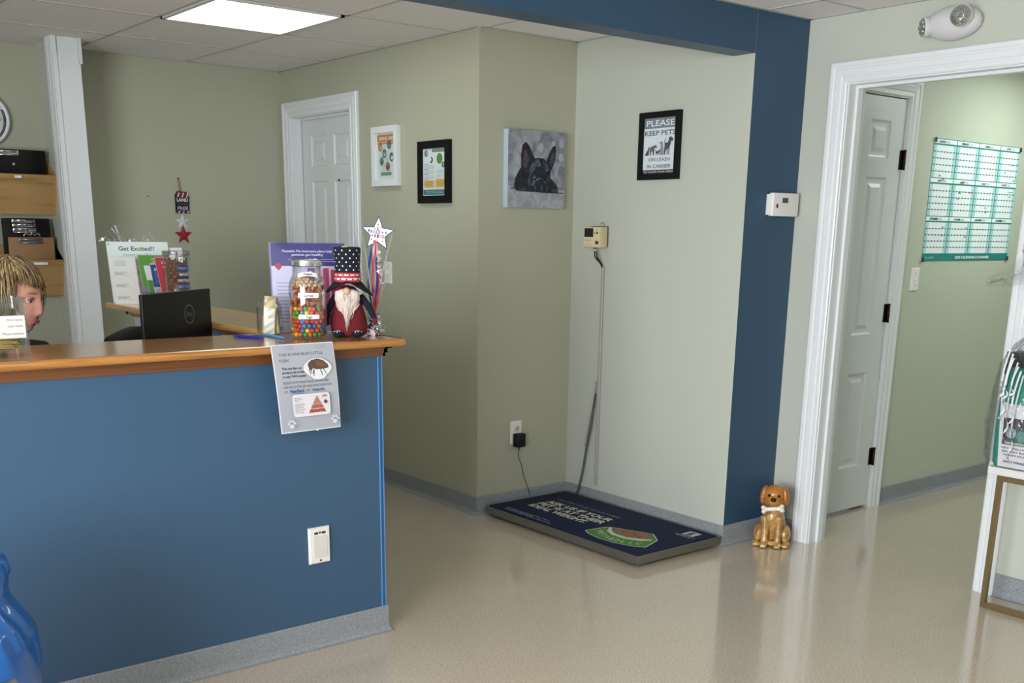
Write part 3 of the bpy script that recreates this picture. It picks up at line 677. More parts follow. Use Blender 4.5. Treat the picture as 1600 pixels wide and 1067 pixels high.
# tall candy jar
jc = (1.690, 3.200); t = thing('glass_jar', (jc[0], jc[1], CT), 'tall lidded glass jar filled with nuts, gummies and bright candy balls', 'jar', rz=0)
JR, JH = .0615, .232
MB().lathe(jar_prof(JR, JH, .047), (jc[0], jc[1], CT+.0005), 48, cap=False).build('jar_body', M_glass, t)
mb = MB().lathe([(.0465, .0), (.0495, .0), (.0500, .003), (.0500, .020), (.0485, .0225), (.044, .0225), (.043, .0215), (0, .0215)], (jc[0], jc[1], CT+JH-.001), 48, cap=False)
for i in range(60):
    a = 2*PI*i/60; mb.box((-.0006, .0495, .003), (.0006, .0508, .019), M=Matrix.Translation((jc[0], jc[1], CT+JH-.001)) @ Matrix.Rotation(a, 4, 'Z'))
mb.build('lid', M_chrome, t)
for z, dz, wd, tx, tl in ((.196, .012, 1.15, 'Pupae', .012), (.133, .014, 1.12, 'Larvae', 0), (.065, .013, 1.12, 'Eggs', 0)):
    mb = MB(); n = 16; cam_a = math.atan2(-jc[1], -jc[0])+.05; vs = []; fs = []
    rr = JR+.0006 if z < .19 else JR*.90+.004
    for i in range(n+1):
        a = cam_a-wd/2+wd*i/n; sg = .006*math.cos((i/n-.5)*PI) if z > .19 else 0
        for q in (0, 1): vs.append((jc[0]+(rr-(.004 if q and z > .19 else 0))*math.cos(a), jc[1]+(rr-(.004 if q and z > .19 else 0))*math.sin(a), CT+z+sg+q*dz*1.1))
    for i in range(n): fs.append((2*i, 2*i+2, 2*i+3, 2*i+1))
    mb.add(vs, fs, 0); vs, fs = text_mesh(tx, .01); x0 = max(v.x for v in vs); sc = .0115
    mb.add([(jc[0]+(rr+.0008)*math.cos(cam_a+(v.x-x0/2)*sc/rr), jc[1]+(rr+.0008)*math.sin(cam_a+(v.x-x0/2)*sc/rr), CT+z+.0035+v.y*sc+(.0055 if z > .19 else 0)) for v in vs], fs, 1)
    mb.build('paper_label', [M_paper, mat('ink_222428', '#222428')], t)
balls = {}
PAL = [('red', '#c8322c'), ('yellow', '#e3c21c'), ('green', '#2f9a3a'), ('blue', '#2a6fae'), ('orange', '#e2661c'), ('pink', '#d4505a')]
rb = .0078
for row in range(7):
    for (rad, n_, off) in ((JR-.004-rb, 19, 0), (JR-.004-rb*3.0, 13, .2)):
        for i in range(n_):
            a = 2*PI*(i+.5*(row % 2)+off)/n_+random.uniform(-.03, .03)
            p = (jc[0]+rad*math.cos(a), jc[1]+rad*math.sin(a), CT+.0055+rb+row*rb*1.78+random.uniform(-.0012, .0012)*(row > 0))
            if row == 6 and random.random() < .35: continue
            kn, kc = random.choice(PAL)
            if kn not in balls:
                o = solo('gumball', MB().ball((0, 0, 0), rb, 14, 9), mat('candy_'+kn, kc, .3, spec=.5), 'shiny %s candy ball in the tall jar' % kn, 'candy', '%s candy balls in the tall jar' % kn, (0, 0, 0)); balls[kn] = o
            else:
                o = balls[kn].copy(); COL.objects.link(o)
            o.location = p
M_gum = [thin_glass('gummy_red', '#d8502a', .15, .2), thin_glass('gummy_amber', '#e09a3a', .15, .2)]
M_gum = [mat('gummy_red_s', '#8e2417', .3, coat=.5), mat('gummy_amber_s', '#a9531a', .3, coat=.5), mat('gummy_orange_s', '#c06a1e', .3, coat=.5)]
gum = []; 
for k in range(3):
    P_ = [Vector((.012*math.cos(a)*(1+.15*k), .012*math.sin(a), .003*math.sin(2*a+k))) for a in [PI*(.2+1.3*i/9) for i in range(10)]]
    gum.append((P_, M_gum[k]))
gobj = []
for k in range(46):
    g, m_ = gum[k % 3]
    z = CT+.105+.058*(k/46); rad = random.uniform(JR*.45, JR-.022); a = k*2.399
    if k < 3:
        o = solo('gummy_worm', MB().tube(g, [.0035]+[.0052]*8+[.0035], 8), m_, 'curled %s gummy worm in the middle layer of the tall jar' % ('dark red', 'amber', 'orange')[k], 'candy', '%s gummy worms in the tall jar' % ('dark red', 'amber', 'orange')[k], (0, 0, 0)); gobj.append(o)
    else: o = gobj[k % 3].copy(); COL.objects.link(o)
    o.location = (jc[0]+rad*math.cos(a), jc[1]+rad*math.sin(a), z); o.rotation_euler = (random.uniform(0, 3), random.uniform(0, 3), random.uniform(0, 6))
nut = None
for k in range(44):
    ring = k//17; z = CT+.172+ring*.010; lim = (JR-.0165 if ring < 1 else .040 if ring < 2 else .034); a = k*2*PI/17+ring*.5; rad = lim-(.0 if k % 3 else .008)
    if nut is None:
        mb = MB().ball((0, 0, 0), (.0095, .0065, .0062), 12, 8); mb.ball((.007, 0, .001), (.004, .004, .0035), 8, 6)
        nut = solo('pistachio', mb, mat('pistachio_shell', '#c9ab86', .5, var=.15, vscale=200), 'tan pistachio nut in the top layer of the tall jar', 'nut', 'pistachios in the tall jar', (0, 0, 0)); o = nut
    else: o = nut.copy(); COL.objects.link(o)
    o.location = (jc[0]+rad*math.cos(a), jc[1]+rad*math.sin(a), z); o.rotation_euler = (random.uniform(-.6, .6), random.uniform(-.6, .6), a+random.uniform(0, 3))

# small open jar with folded notes
jc2 = (1.617, 3.338); t = thing('glass_jar', (jc2[0], jc2[1], CT), 'small open glass jar stuffed with folded cream paper notes', 'jar')
MB().lathe(jar_prof(.0425, .128, .033, .0025), (jc2[0], jc2[1], CT+.0005), 40, cap=False).build('jar_body', M_glass, t)
mb = MB()
for z in (.112, .119): mb.lathe([(.0325, -.0015), (.0348, 0), (.0325, .0015)], (jc2[0], jc2[1], CT+z), 32, cap=False)
mb.build('glass_thread', M_glass, t)
M_cr = mat('cream_paper', '#dccf9f', .65, var=.08, vscale=40); M_cr2 = mat('pale_paper', '#e4e6d4', .65, bump=.5, bscale=90, var=.08, vscale=60)
for k, (dx, dy, rz, w_, h_, ti, mm, lb) in enumerate(((-.012, -.016, -.5, .036, .088, .12, M_cr2, 'pale crumpled note pressed against the left of the small jar'), (.010, -.012, -.9, .034, .098, -.14, M_cr, 'cream folded note upright in the right of the small jar'), (-.006, .004, -.3, .038, .125, .16, M_cr, 'cream note sticking out of the mouth of the small jar'), (.012, .012, .6, .034, .10, .05, M_cr2, 'pale note at the back of the small jar'))):
    mb = MB(); n = 7; vs = []
    for j in range(n+1):
        for i in range(3):
            vs.append(((i/2-.5)*w_, .004*(i == 1)*(-1)**j+.002*math.sin(j*2.1+k), h_*j/n))
    fs = [(3*j+i, 3*j+i+1, 3*j+i+4, 3*j+i+3) for j in range(n) for i in range(2)]
    mb.add(vs, fs, 0, False); mb.add([(v[0], v[1]+.003, v[2]) for v in vs], [f[::-1] for f in fs], 0, False)
    o = solo('folded_note', mb, mm, lb, 'paper note', origin=(0, 0, 0)); o.location = (jc2[0]+dx, jc2[1]+dy, CT+.005); o.rotation_euler = (ti*.5, ti*.6, rz)

# pens
def pen(a, b, r, body, tipc, label, cap=None, stripe=None):
    a, b = Vector(a), Vector(b); d = (b-a).normalized(); t = thing('pen', a, label, 'pen')
    MB().tube([a, a+d*.004, a+d*.02, b-d*.03, b-d*.003, b], [r*.6, r*.8, r, r, r*.8, r*.5], 14).build('barrel', body, t)
    MB().tube([a-d*.010, a-d*.004, a], [r*.15, r*.35, r*.6], 12).build('tip', tipc, t)
    s_ = d.cross(Vector((0, 0, 1))).normalized(); up_ = Vector((0, 0, 1))
    MB().tube([b-d*.045+up_*r*1.35, b-d*.006+up_*r*1.35, b-d*.003+up_*r*.6], r*.22, 6).build('clip', tipc if cap is None else cap, t)
    if stripe:
        A = Art(a+d*.055+up_*(r+.0002)-s_*r*.35, d, -s_, [M_paper], .00005); A.rect(0, -r*.1, .03, r*.8, stripe); A.build('printed_band', t)
pen((1.483, 3.330, CT+.0052), (1.534, 3.215, CT+.0052), .0050, mat('navy_pen', '#1b2f8a', .3), M_steel, 'navy blue pen with a white printed band lying on the counter', mat('navy_pen', '#1b2f8a', .3), '#c9cdea')
pen((1.588, 3.325, CT+.0045), (1.592, 3.190, CT+.0045), .0042, mat('light_blue_pen', '#4f97c4', .3), mat('pale_blue_cap', '#7cc3e8', .3), 'light blue pen lying in front of the two jars', mat('violet_clip', '#4a55b0', .3))

# acrylic display stand with insurance poster behind the jar and the gnome
sd = Vector((math.cos(math.radians(-24)), math.sin(math.radians(-24)), 0)); so = Vector((1.656, 3.400, CT)); t = thing('sign_holder', tuple(so+sd*.13), 'acrylic stand with a purple topped pet insurance poster behind the candy jar', 'sign holder')
nn = sd.cross(Vector(Z)); W, Hh = .262, .306
lean = (Vector(Z)*.985-nn*.17).normalized(); nl = sd.cross(lean)
mb = MB(); mb.prism([(0, 0), (W, 0), (W, Hh), (0, Hh)], so+Vector((0, 0, .004)), sd, lean, nl, .0022); mb.prism([(0, 0), (W, 0), (W, Hh), (0, Hh)], so+Vector((0, 0, .004))-nl*.004, sd, lean, nl, .002)
mb.prism([(0, 0), (W, 0), (W, .0025), (0, .0025)], so+nn*.018, sd, Vector(Z), -nn, .045); mb.build('acrylic_stand', thin_glass('acrylic', '#fbfcff', .05, .02), t)
A = Art(so+Vector((0, 0, .006))-nl*.0015+sd*.003, sd, lean, [M_paper]); A.mb.prism([(0, 0), (W-.006, 0), (W-.006, Hh-.006), (0, Hh-.006)], A.o, sd, lean, -nl, .0006)
w_, h_ = W-.006, Hh-.006; A.rect(0, 0, w_, h_, '#d5cfe0'); A.rect(0, h_-.078, w_, h_, '#3a3776'); A.rect(.0, 0, .004, h_, '#8f86b8')
A.text('Pumpkin Pet Insurance plans help', w_*.5, h_-.031, .0075, '#d9d6ec', w_*.66, 'C', .02); A.text('patients get healthy', w_*.5, h_-.043, .0075, '#d9d6ec', w_*.42, 'C', .02)
A.many([(.06, h_-.056, .23, h_-.0545), (.065, h_-.063, .235, h_-.0615)], '#a9a5d0'); A.ell(.028, h_-.078, .012, .010, '#b5304a'); A.poly([(.016, h_-.078), (.040, h_-.078), (.028, h_-.094)], '#b5304a')
A.rect(.125, .02, .150, h_-.085, '#57508c'); A.rect(.155, .06, .175, h_-.088, '#cdbfc0'); A.rect(.178, .02, .198, h_-.085, '#b03a5c'); A.rect(.205, .03, .252, h_-.09, '#c8325a'); A.many([(.02, .03+i*.012, .11, .034+i*.012) for i in range(12)], '#a9a3c0')
A.build('poster', t)

# gnome
gc = Vector((1.826, 3.172, CT)); face = math.atan2(-.72, -.50); t = thing('gnome_figure', tuple(gc), 'plush gnome in a tall starry navy top hat with long white beard', 'gnome', rz=face)
# local frame: +x looks at the shop front, y = its left, z up
M_red = mat('dark_red_felt', '#64101a', .9, bump=.3, bscale=400); M_navy = mat('navy_felt', '#0a0e1e', .9, bump=.3, bscale=400); M_dot = mat('white_dot', '#dfe2ea', .7); M_beard = mat('cream_beard_fur', '#d8c6bd', .8, var=.12, vscale=60); M_nose = mat('felt_nose', '#c9a289', .7)
mb = MB(); mb.lathe([(0, .004), (.050, .004), (.058, .012), (.0605, .035), (.058, .065), (.050, .095), (.040, .125), (.033, .15), (.02, .165), (0, .17)], n=36)
for i, v in enumerate(mb.v): mb.v[i] = (v[0]*.85+.002*math.sin(v[2]*90), v[1]*1.02+.002*math.sin(v[2]*60+v[0]*50), v[2])
mb.build('body', M_red, t, True)
for s_ in (-1, 1):
    mb = MB().ball((.038, s_*.030, .011), (.027, .022, .011), 20, 10); f = mb.build('foot', M_navy, t, True)
    d = MB()
    for q in range(16):
        a = q*2.4; e = .25+.65*(q/16); p = Vector((.038+.027*e*math.cos(a), s_*.030+.022*e*math.sin(a), 0)); zz = .011*math.sqrt(max(0, 1-e*e)); d.ball((p.x, p.y, .011+zz), .0022, 6, 4)
    d.build('dots', M_dot, f, True)
    # arm with mitten
    P_ = [Vector((.000, s_*.040, .132)), Vector((.006, s_*.058, .105)), Vector((.010, s_*.068, .080)), Vector((.012, s_*.074, .055))] if s_ < 0 else [Vector((.0, .040, .132)), Vector((.01, .062, .108)), Vector((.018, .078, .082)), Vector((.024, .088, .062))]
    mb = MB().tube(smooth(P_), [.013-.004*i/18 for i in range(19)], 12); a_ = mb.build('arm', M_navy, t, True)
    MB().ball(tuple(P_[-1]+Vector((0, 0, -.008))), (.009, .010, .013), 14, 8).build('mitten', M_red if s_ > 0 else M_navy, a_, True)
# brim: floppy ring drooping to both sides
mb = MB(); n = 48; vs = []; fs = []
for i in range(n):
    a = 2*PI*i/n
    for j in range(5):
        r = .034+.0075*j; ex = 1+.32*abs(math.sin(a))**2; x = r*math.cos(a)*.95; y = r*math.sin(a)*ex
        z = .178-.0090*j*abs(math.sin(a))**1.5*1.25+.0035*j*max(0, math.cos(a))*.2
        vs += [(x, y, z), (x, y, z+.004)]
for i in range(n):
    i2 = (i+1) % n
    for j in range(4):
        a0, b0, a1, b1 = i*10+2*j, i2*10+2*j, i*10+2*j+2, i2*10+2*j+2
        fs += [(a0, a1, b1, b0), (a0+1, b0+1, b1+1, a1+1)]
    fs.append((i*10+8, i*10+9, i2*10+9, i2*10+8)); fs.append((i*10, i2*10, i2*10+1, i*10+1))
mb.add(vs, fs, 0, True); mb.build('hat_brim', M_navy, t, True)
hp = [(.043, .176), (.043, .186), (.0425, .205), (.042, .235), (.0435, .265), (.046, .284), (.044, .292), (.034, .2935), (0, .290)]
mb = MB(); mb.lathe(hp, n=40); hat = mb.build('top_hat', M_navy, t, True)
def hr(z):
    for (r0, z0), (r1, z1) in zip(hp, hp[1:]):
        if z0 <= z <= z1: return r0+(r1-r0)*(z-z0)/(z1-z0)
    return .045
mb = MB()
for row in range(6):
    z = .220+row*.0125; n = 11
    for i in range(n):
        a = 2*PI*(i+.5*(row % 2))/n; r = hr(z)+.0004
        c = Vector((r*math.cos(a), r*math.sin(a), z)); u = Vector((-math.sin(a), math.cos(a), 0)); nn_ = Vector((math.cos(a), math.sin(a), 0))
        mb.add([c+nn_*.0006]+[c+u*.0026*math.cos(q)+Vector(Z)*.0028*math.sin(q) for q in [2*PI*k/8 for k in range(8)]], [(0, 1+k, 1+(k+1) % 8) for k in range(8)])
mb.build('white_dots', M_dot, hat, True)
mb = MB()
for k, (z0, z1) in enumerate(((.180, .187), (.187, .194), (.194, .201), (.201, .206), (.206, .211))): mb.lathe([(hr(z0)+.0014, z0), (hr(z1)+.0014, z1)], n=40, m=k % 2, cap=False)
for i in range(14):
    a = 2*PI*i/14; r = .0462; mb.box((r-.001, -.002, .188), (r+.0006, .002, .192), 2, Matrix.Rotation(a, 4, 'Z')); mb.box((r-.001, -.002, .202), (r+.0006, .002, .2055), 2, Matrix.Rotation(a+.2, 4, 'Z'))
mb.build('hat_band', [mat('red_ribbon', '#b01e2c', .7), mat('white_ribbon', '#dcc9cc', .7), M_navy], hat, True)
MB().rbox((.020, -.014, .289), (.036, .006, .296), .002).build('yellow_tag', mat('yellow_tag', '#d8b62a', .5), hat, True)
MB().ball((.052, 0, .152), (.012, .0125, .0125), 18, 12).build('nose', M_nose, t, True)
mb = MB(); mb.lathe([(0, .03), (.012, .05), (.030, .09), (.040, .125), (.038, .15), (.02, .158), (0, .16)], n=24)
for i, v in enumerate(mb.v): mb.v[i] = (v[0]*.5+.032+.006*(v[2]*6-.5), v[1]*1.05, v[2])
random.seed(8)
for k in range(260):
    y0 = random.uniform(-1, 1)*.040; z0 = random.uniform(.118, .156)-.3*abs(y0); L_ = (.11-abs(y0)*2.0)*random.uniform(.55, 1.05)
    x0 = .050-.30*abs(y0)+random.uniform(-.004, .004); y1 = y0*.18+random.uniform(-.006, .006); P_ = []
    for i in range(5):
        q = i/4; P_.append((x0+.008*math.sin(q*PI*.9)+.003*q, y0+(y1-y0)*q**1.2+.0015*math.sin(q*6+k), z0-L_*q))
    mb.tube(P_, [.0016, .0018, .0016, .0011, .0003], 4)
mb.build('beard', M_beard, t, True)

# star centrepiece
sc_ = Vector((1.9215, 3.166, CT)); t = thing('star_centrepiece', tuple(sc_), 'let freedom ring star centrepiece with ribbons and a silver foil base', 'centrepiece')
M_foil = mat('silver_foil', '#c9ccd2', .18, 1, bump=1.0, bscale=60); M_tin = mat('silver_tinsel', '#dfe3e8', .2, .9)
random.seed(11); mb = MB()
bm = bmesh.new(); bmesh.ops.create_icosphere(bm, subdivisions=4, radius=1)
for v in bm.verts:
    n_ = noise.noise(v.co*2.3)*.28+noise.noise(v.co*6)*.18; v.co = Vector((v.co.x*.034*(1+n_), v.co.y*.034*(1+n_), max(-.0, .020+v.co.z*.021*(1+n_))))
mb.bm(bm, 0, False); 
for k in range(22):
    a = random.uniform(0, 6.28); q = random.uniform(.3, 1); p0 = Vector((0, 0, .036)); p1 = p0+Vector((math.cos(a)*.026*q, math.sin(a)*.026*q, .016*random.uniform(.3, 1.5))); u = Vector((-math.sin(a), math.cos(a), .3))*.009
    mb.add([p0-u*.3, p0+u*.3, p1+u, p1-u*.6], [(0, 1, 2, 3)], 0, False)
mb.build('foil_base', M_foil, t, True)
cdir = Vector((-sc_.x, -sc_.y, 0)).normalized(); rd = cdir.cross(Vector(Z))*-1    # rd: to the right seen from the shop
def star_pts(R, r, rot=PI/2): return [((R if i % 2 == 0 else r)*math.cos(rot+i*PI/5), (R if i % 2 == 0 else r)*math.sin(rot+i*PI/5)) for i in range(10)]
st_c = Vector((0, 0, .336))+rd*.018
mb = MB(); mb.tube([Vector((0, 0, .03)), Vector((0, 0, .2))+rd*.002, st_c], .0012, 6); mb.build('stick', M_tin, t, True)
tl_ = Matrix.Rotation(math.radians(-5), 3, cdir)
U_, V_ = tl_ @ rd, tl_ @ Vector(Z)
mb = MB(); mb.prism(star_pts(.059, .027), st_c, U_, V_, -cdir, .0016); stb = mb.build('star_sign', mat('navy_card', '#1b2260', .5), t, True)
A = Art(st_c+cdir*.0001, U_, V_, [M_paper]); A.poly(star_pts(.0525, .024), '#dfe0ea')
def rain(tx, x, y, h, cs, gap):
    for i, ch in enumerate(tx):
        if ch == 'O*': continue
        A.text(ch, x+i*gap, y, h, cs[i % len(cs)], h*.62, 'C', .02)
RB = ['#b5282c', '#1f2a6e', '#9fb6c8']
rain('LET', -.010, .0135, .0105, ['#6f8fb8', '#1f2a6e', '#b5282c'], .0095); rain('FREED', -.029, .001, .0105, ['#b5282c', '#1f2a6e', '#7fa6a0', '#b5282c', '#1f2a6e'], .0085); A.poly([(p[0]+.0155, p[1]+.006) for p in star_pts(.004, .0018)], '#1f2a6e'); rain('M', .027, .001, .0105, ['#5aa8a8'], .009)
rain('RING', -.008, -.0125, .0105, ['#1f2a6e', '#b5282c', '#9fb6c8', '#b5282c'], .0085)
for x, y, c in ((-.001, .030, '#b5282c'), (-.018, -.007, '#1f2a6e'), (-.02, -.020, '#b5282c'), (.018, -.023, '#b5282c'), (-.030, .010, '#1f2a6e')): A.poly([(p[0]+x, p[1]+y) for p in star_pts(.0035, .0016)], c)
o = A.build('printed_face', stb) if False else A.mb.build('printed_face', A.inks, stb, True)
cols = [('#a01c2a', 'red_ribbon_curl'), ('#1f4fa8', 'blue_ribbon_curl'), ('#c01f2a', 'bright_red_ribbon_curl'), ('#283a86', 'navy_ribbon_curl'), ('#d9dce4', 'white_ribbon_curl')]
for i, (c, nm) in enumerate(cols):
    off = (-.006, -.018, .014, .008, .002)[i]; dp = (-.002, .008, .0, .006, .010)[i]; mb = MB(); vs = []; n = 14
    for j in range(n+1):
        q = j/n; bow = math.sin(PI*q)**.8; p = Vector((0, 0, .315-.245*q))+rd*(off*bow*1.15+.004*(1-q)+.003)-cdir*(dp-.012*0); tw = rd*.0042+cdir*.002*math.sin(q*4+i)
        vs += [p-tw, p+tw]
    for k_ in (0, 1): mb.add([v+cdir*.0006*k_ for v in vs], [(2*j, 2*j+1, 2*j+3, 2*j+2) for j in range(n)], 0, True)
    mb.build('ribbon', mat(nm, c, .3, sheen=.3), t, True)
mb = MB(); random.seed(5)
for k in range(26):
    a = random.uniform(-1.0, 1.0); L_ = random.uniform(.16, .31); e = rd*(math.sin(a)*.085)+cdir*random.uniform(-.03, .03)
    if k == 0: L_, e = .335, rd*.078
    if k == 1: L_, e = .27, rd*-.060
    P_ = [Vector((0, 0, .045))+e*q**1.3+Vector(Z)*L_*q for q in (0, .25, .5, .75, 1)]; mb.tube(P_, [.0006]*5, 3, sm=False)
mb.build('tinsel_strands', M_tin, t, True)
mb = MB()
for k in range(34):
    z = random.uniform(.17, .30); p = rd*(.030+.010*math.sin(z*20)+random.uniform(-.006, .006))+cdir*random.uniform(-.01, .01)+Vector((0, 0, z)); 
    s5 = star_pts(.008, .003, random.uniform(0, 3)); u, v, n_ = frame_axes(cdir+Vector((random.uniform(-1, 1), random.uniform(-1, 1), random.uniform(-1, 1)))*.6)
    mb.prism(s5, p, u, v, n_, .0004)
for k in range(14):
    a = random.uniform(0, 6.28); p = Vector((math.cos(a)*.022, math.sin(a)*.022, random.uniform(.04, .075))); u, v, n_ = frame_axes(Vector((math.cos(a), math.sin(a), .4))); mb.prism(star_pts(.009, .0035, a), p, u, v, n_, .0004)
mb.build('foil_star_garland', M_tin, t, True)
MB().prism([(0, 0), (.036, -.010), (.040, .008), (.004, .020)], Vector((0, 0, .008))+cdir*.030-rd*.034, rd, Vector(Z), cdir, .0006).build('price_card', mat('pink_white_card', '#e6cfd8', .5), t, True)

# big glass vase at the left with yellow slips and a handwritten card
t = thing('glass_vase', (.735, 3.175, CT), 'square clear glass vase with a handwritten card, at the far left of the counter', 'vase')
vx0, vx1, vy0, vy1 = .672, .797, 3.115, 3.235
def rrect(x0, y0, x1, y1, r, n=5):
    P = []
    for cx, cy, a0 in ((x1-r, y1-r, 0), (x0+r, y1-r, PI/2), (x0+r, y0+r, PI), (x1-r, y0+r, 1.5*PI)):
        for i in range(n+1): a = a0+PI/2*i/n; P.append((cx+r*math.cos(a), cy+r*math.sin(a)))
    return P
mb = MB(); O_ = rrect(vx0, vy0, vx1, vy1, .018); I_ = rrect(vx0+.006, vy0+.006, vx1-.006, vy1-.006, .013); k = len(O_)
lv = [(O_, CT+.0005), (O_, CT+.158), (I_, CT+.158), (I_, CT+.018)]
vs = [(x, y, z) for R_, z in lv for x, y in R_]; fs = [(r*k+i, r*k+(i+1) % k, (r+1)*k+(i+1) % k, (r+1)*k+i) for r in range(3) for i in range(k)]+[list(range(k))[::-1], list(range(3*k, 4*k))]
mb.add(vs, fs, 0, False); mb.build('vase_body', thin_glass('thick_vase_glass', '#f4f7f5', .02, .09, bump=.1, bscale=12), t)
A = Art((vx0+.008, vy0-.0006, CT+.052), (1, 0, 0), Z, [M_paper]); A.mb.box((vx0+.008, vy0-.0006, CT+.052), (vx1-.012, vy0-.0001, CT+.112)); A.rect(0, 0, .105, .060, '#e3d6d2')
for i, s_ in enumerate(('First name,', 'Last name,', 'Phone number')): A.text(s_, .100, .042-i*.0165+(.004 if i < 2 else 0), .0065, '#2d2a30', None, 'R')
A.build('handwritten_card', t)
random.seed(2)
for k in range(10):
    mb = MB().rbox((-.040, -.024, 0), (.040, .024, .0026), .001)
    o = solo('raffle_slip', mb, mat('yellow_paper', '#d8b64a', .6), 'folded yellow paper slip in the bottom of the glass vase', 'paper slip', 'yellow slips in the vase', (0, 0, 0))
    o.location = (.735+random.uniform(-.006, .006), 3.175+random.uniform(-.006, .006), CT+.0195+k*.0031); o.rotation_euler = (0, 0, random.uniform(-.25, .25)+PI/2*(k % 2))

# flea flyer taped to the counter edge
fu = Vector((.9965, 0, -.0)); fo = Vector((1.452, 2.9905, 1.0495))
rotf = math.radians(-5)
FU = Vector((math.cos(rotf*.0), 0, 0)); FV = Vector((0, 0, 1))
W, Hh = .216, .279
t = thing('flyer', (1.56, 3.02, .775), 'grey paper flyer about a busy flea, taped over the front edge of the oak counter', 'flyer')
A = Art((1.478, 3.0070, .7715), (1, 0, .0), (-.085, 0, .9964), [M_paper]); A.v = Vector((-.085, 0, .9964)).normalized(); A.n = Vector((0, -1, 0))
A.warp = lambda x, y: Vector((0, -.006*math.sin(PI*min(1, y/Hh))+.010*(1-y/Hh)**3*(x/W-.4), 0))
def sheet(A, W, Hh, c, th=.0005):
    n = 12; vs = []; fs = []
    for side in (0, 1):
        for j in range(n+1):
            for i in range(5): vs.append(A.P(W*i/4, Hh*j/n, 0 if side else -th/A.step))
    for j in range(n):
        for i in range(4):
            a = j*5+i; fs.append((a+65, a+66, a+71, a+70)); fs.append((a, a+5, a+6, a+1))
    A.mb.add(vs, fs, A.ink(c), True)
sheet(A, W, Hh, '#d6d8dd'); A.k = 2
def gpoly(A, x0, y0, x1, y1, c, n=14, mcol=6):
    A.k += 1; vs = []; fs = []
    for j in range(n+1):
        for i in range(mcol+1): vs.append(A.P(x0+(x1-x0)*i/mcol, y0+(y1-y0)*j/n, A.k))
    for j in range(n):
        for i in range(mcol): a = j*(mcol+1)+i; fs.append((a, a+1, a+mcol+2, a+mcol+1))
    A.mb.add(vs, fs, A.ink(c), True)
A.step = .00025
gpoly(A, .004, .004, W-.003, Hh-.003, '#a9acb5'); A.k += 2
A.text('THIS IS ONE BUSY LITTLE', .022, Hh-.036, .0085, '#54565e', .152, 'L'); A.text('FLEA!', .022, Hh-.054, .0085, '#54565e', .032, 'L')
for i, s_ in enumerate(('This one flea can', 'produce all of this', 'in only TWO weeks!')): A.text(s_, .026, Hh-.078-i*.0125, .0065, '#2c2d33', (.068, .076, .080)[i], 'L', .02)
for i, s_ in enumerate(('GUESS HOW MANY EGGS, PUPAE AND', 'LARVAE IN THE JAR AND WIN 3 MONTHS')): A.text(s_, .024, Hh-.123-i*.0135, .0075, '#5b5d66', (.160, .168)[i], 'L')
A.text('OF', .024, Hh-.151, .0075, '#5b5d66', .012, 'L'); A.text('NexGard', .044, Hh-.151, .010, '#1c5f9e', .048, 'L', .03); A.many([(.044, Hh-.1545, .094, Hh-.1535)], '#1c5f9e'); A.text('OR', .100, Hh-.150, .0075, '#5b5d66', .012, 'L'); A.text('Heartgard Plus', .121, Hh-.149, .0065, '#23517a', .043, 'L', .02); A.many([(.121, Hh-.1515, .164, Hh-.151)], '#23517a')
A.k += 3
A.poly([(.118+.046*math.cos(a)*(1+.08*math.cos(2*a))+.030, Hh-.078+.031*math.sin(a)-.006*(math.cos(a-PI*1.5) > .8)) for a in [2*PI*i/28 for i in range(28)]], '#dfe0e6')
A.poly([(.118, Hh-.060), (.130, Hh-.052), (.150, Hh-.049), (.170, Hh-.055), (.186, Hh-.070), (.186, Hh-.080), (.168, Hh-.082), (.145, Hh-.083), (.132, Hh-.078), (.124, Hh-.086), (.117, Hh-.076), (.114, Hh-.068)], '#5d4433')
A.poly([(.140, Hh-.056), (.160, Hh-.056), (.178, Hh-.068), (.180, Hh-.076), (.150, Hh-.074)], '#6f523c')
for (x0, y0, x1, y1) in ((.126, .080, .120, .098), (.135, .080, .131, .102), (.134, .083, .128, .095), (.156, .082, .162, .102), (.166, .081, .176, .098), (.118, .078, .116, .090)): A.poly([(x0-.0015, Hh-y0), (x0+.0015, Hh-y0), (x1+.001, Hh-y1), (x1-.001, Hh-y1)], '#5d4433')
A.k += 2
A.poly(rrect(.046, .050, .178, .122, .010, 3), '#dcd7dd')
A.many([(.052, .110-i*.0055, (.078, .082, .068, .052)[i % 4], .1115-i*.0055) for i in (0, 1, 2)]+[(.052, .090-i*.0055, .088-(i*7 % 3)*.003, .0915-i*.0055) for i in range(6)], '#74747c')
for i, (y0, y1) in enumerate(((.060, .071), (.0735, .085), (.087, .099), (.101, .113))):
    hw = lambda y: .031*(.114-y)/.054; A.poly([(.130-hw(y0), y0), (.130+hw(y0), y0), (.130+hw(y1), y1), (.130-hw(y1), y1)], ('#9a3a36', '#a8483c', '#b06a4c', '#8f4a3c')[i])
    A.many([(.130-hw(y0)*.8+hw(y0)*1.6*q/6, y0+.003+.003*(q % 2), .130-hw(y0)*.8+hw(y0)*1.6*q/6+.003, y0+.005+.003*(q % 2)) for q in range(6)], '#d9b9a9')
A.poly([(.148, .106), (.152, .114), (.162, .115), (.168, .108), (.164, .109), (.160, .111), (.153, .109)], '#b07a3c'); A.poly([(.152, .092), (.160, .100), (.168, .093), (.166, .093), (.165, .086), (.161, .088), (.158, .086), (.156, .092)], '#6a2f3c')
for x, y in ((.034, .028), (.190, .030)):
    A.k += 1; A.ell(x, y-.005, .0085, .0065, '#d6d7dc', 16)
    for dx, dy in ((-.011, .004), (-.004, .011), (.005, .011), (.011, .004)): A.k -= 1; A.ell(x+dx, y+dy, .0035, .0045, '#d6d7dc', 10)
A.k += 1; A.poly([(.118, 0), (.126, 0), (.124, .004), (.119, .005)], '#e8e2b8')
A.build('printed_sheet', t)
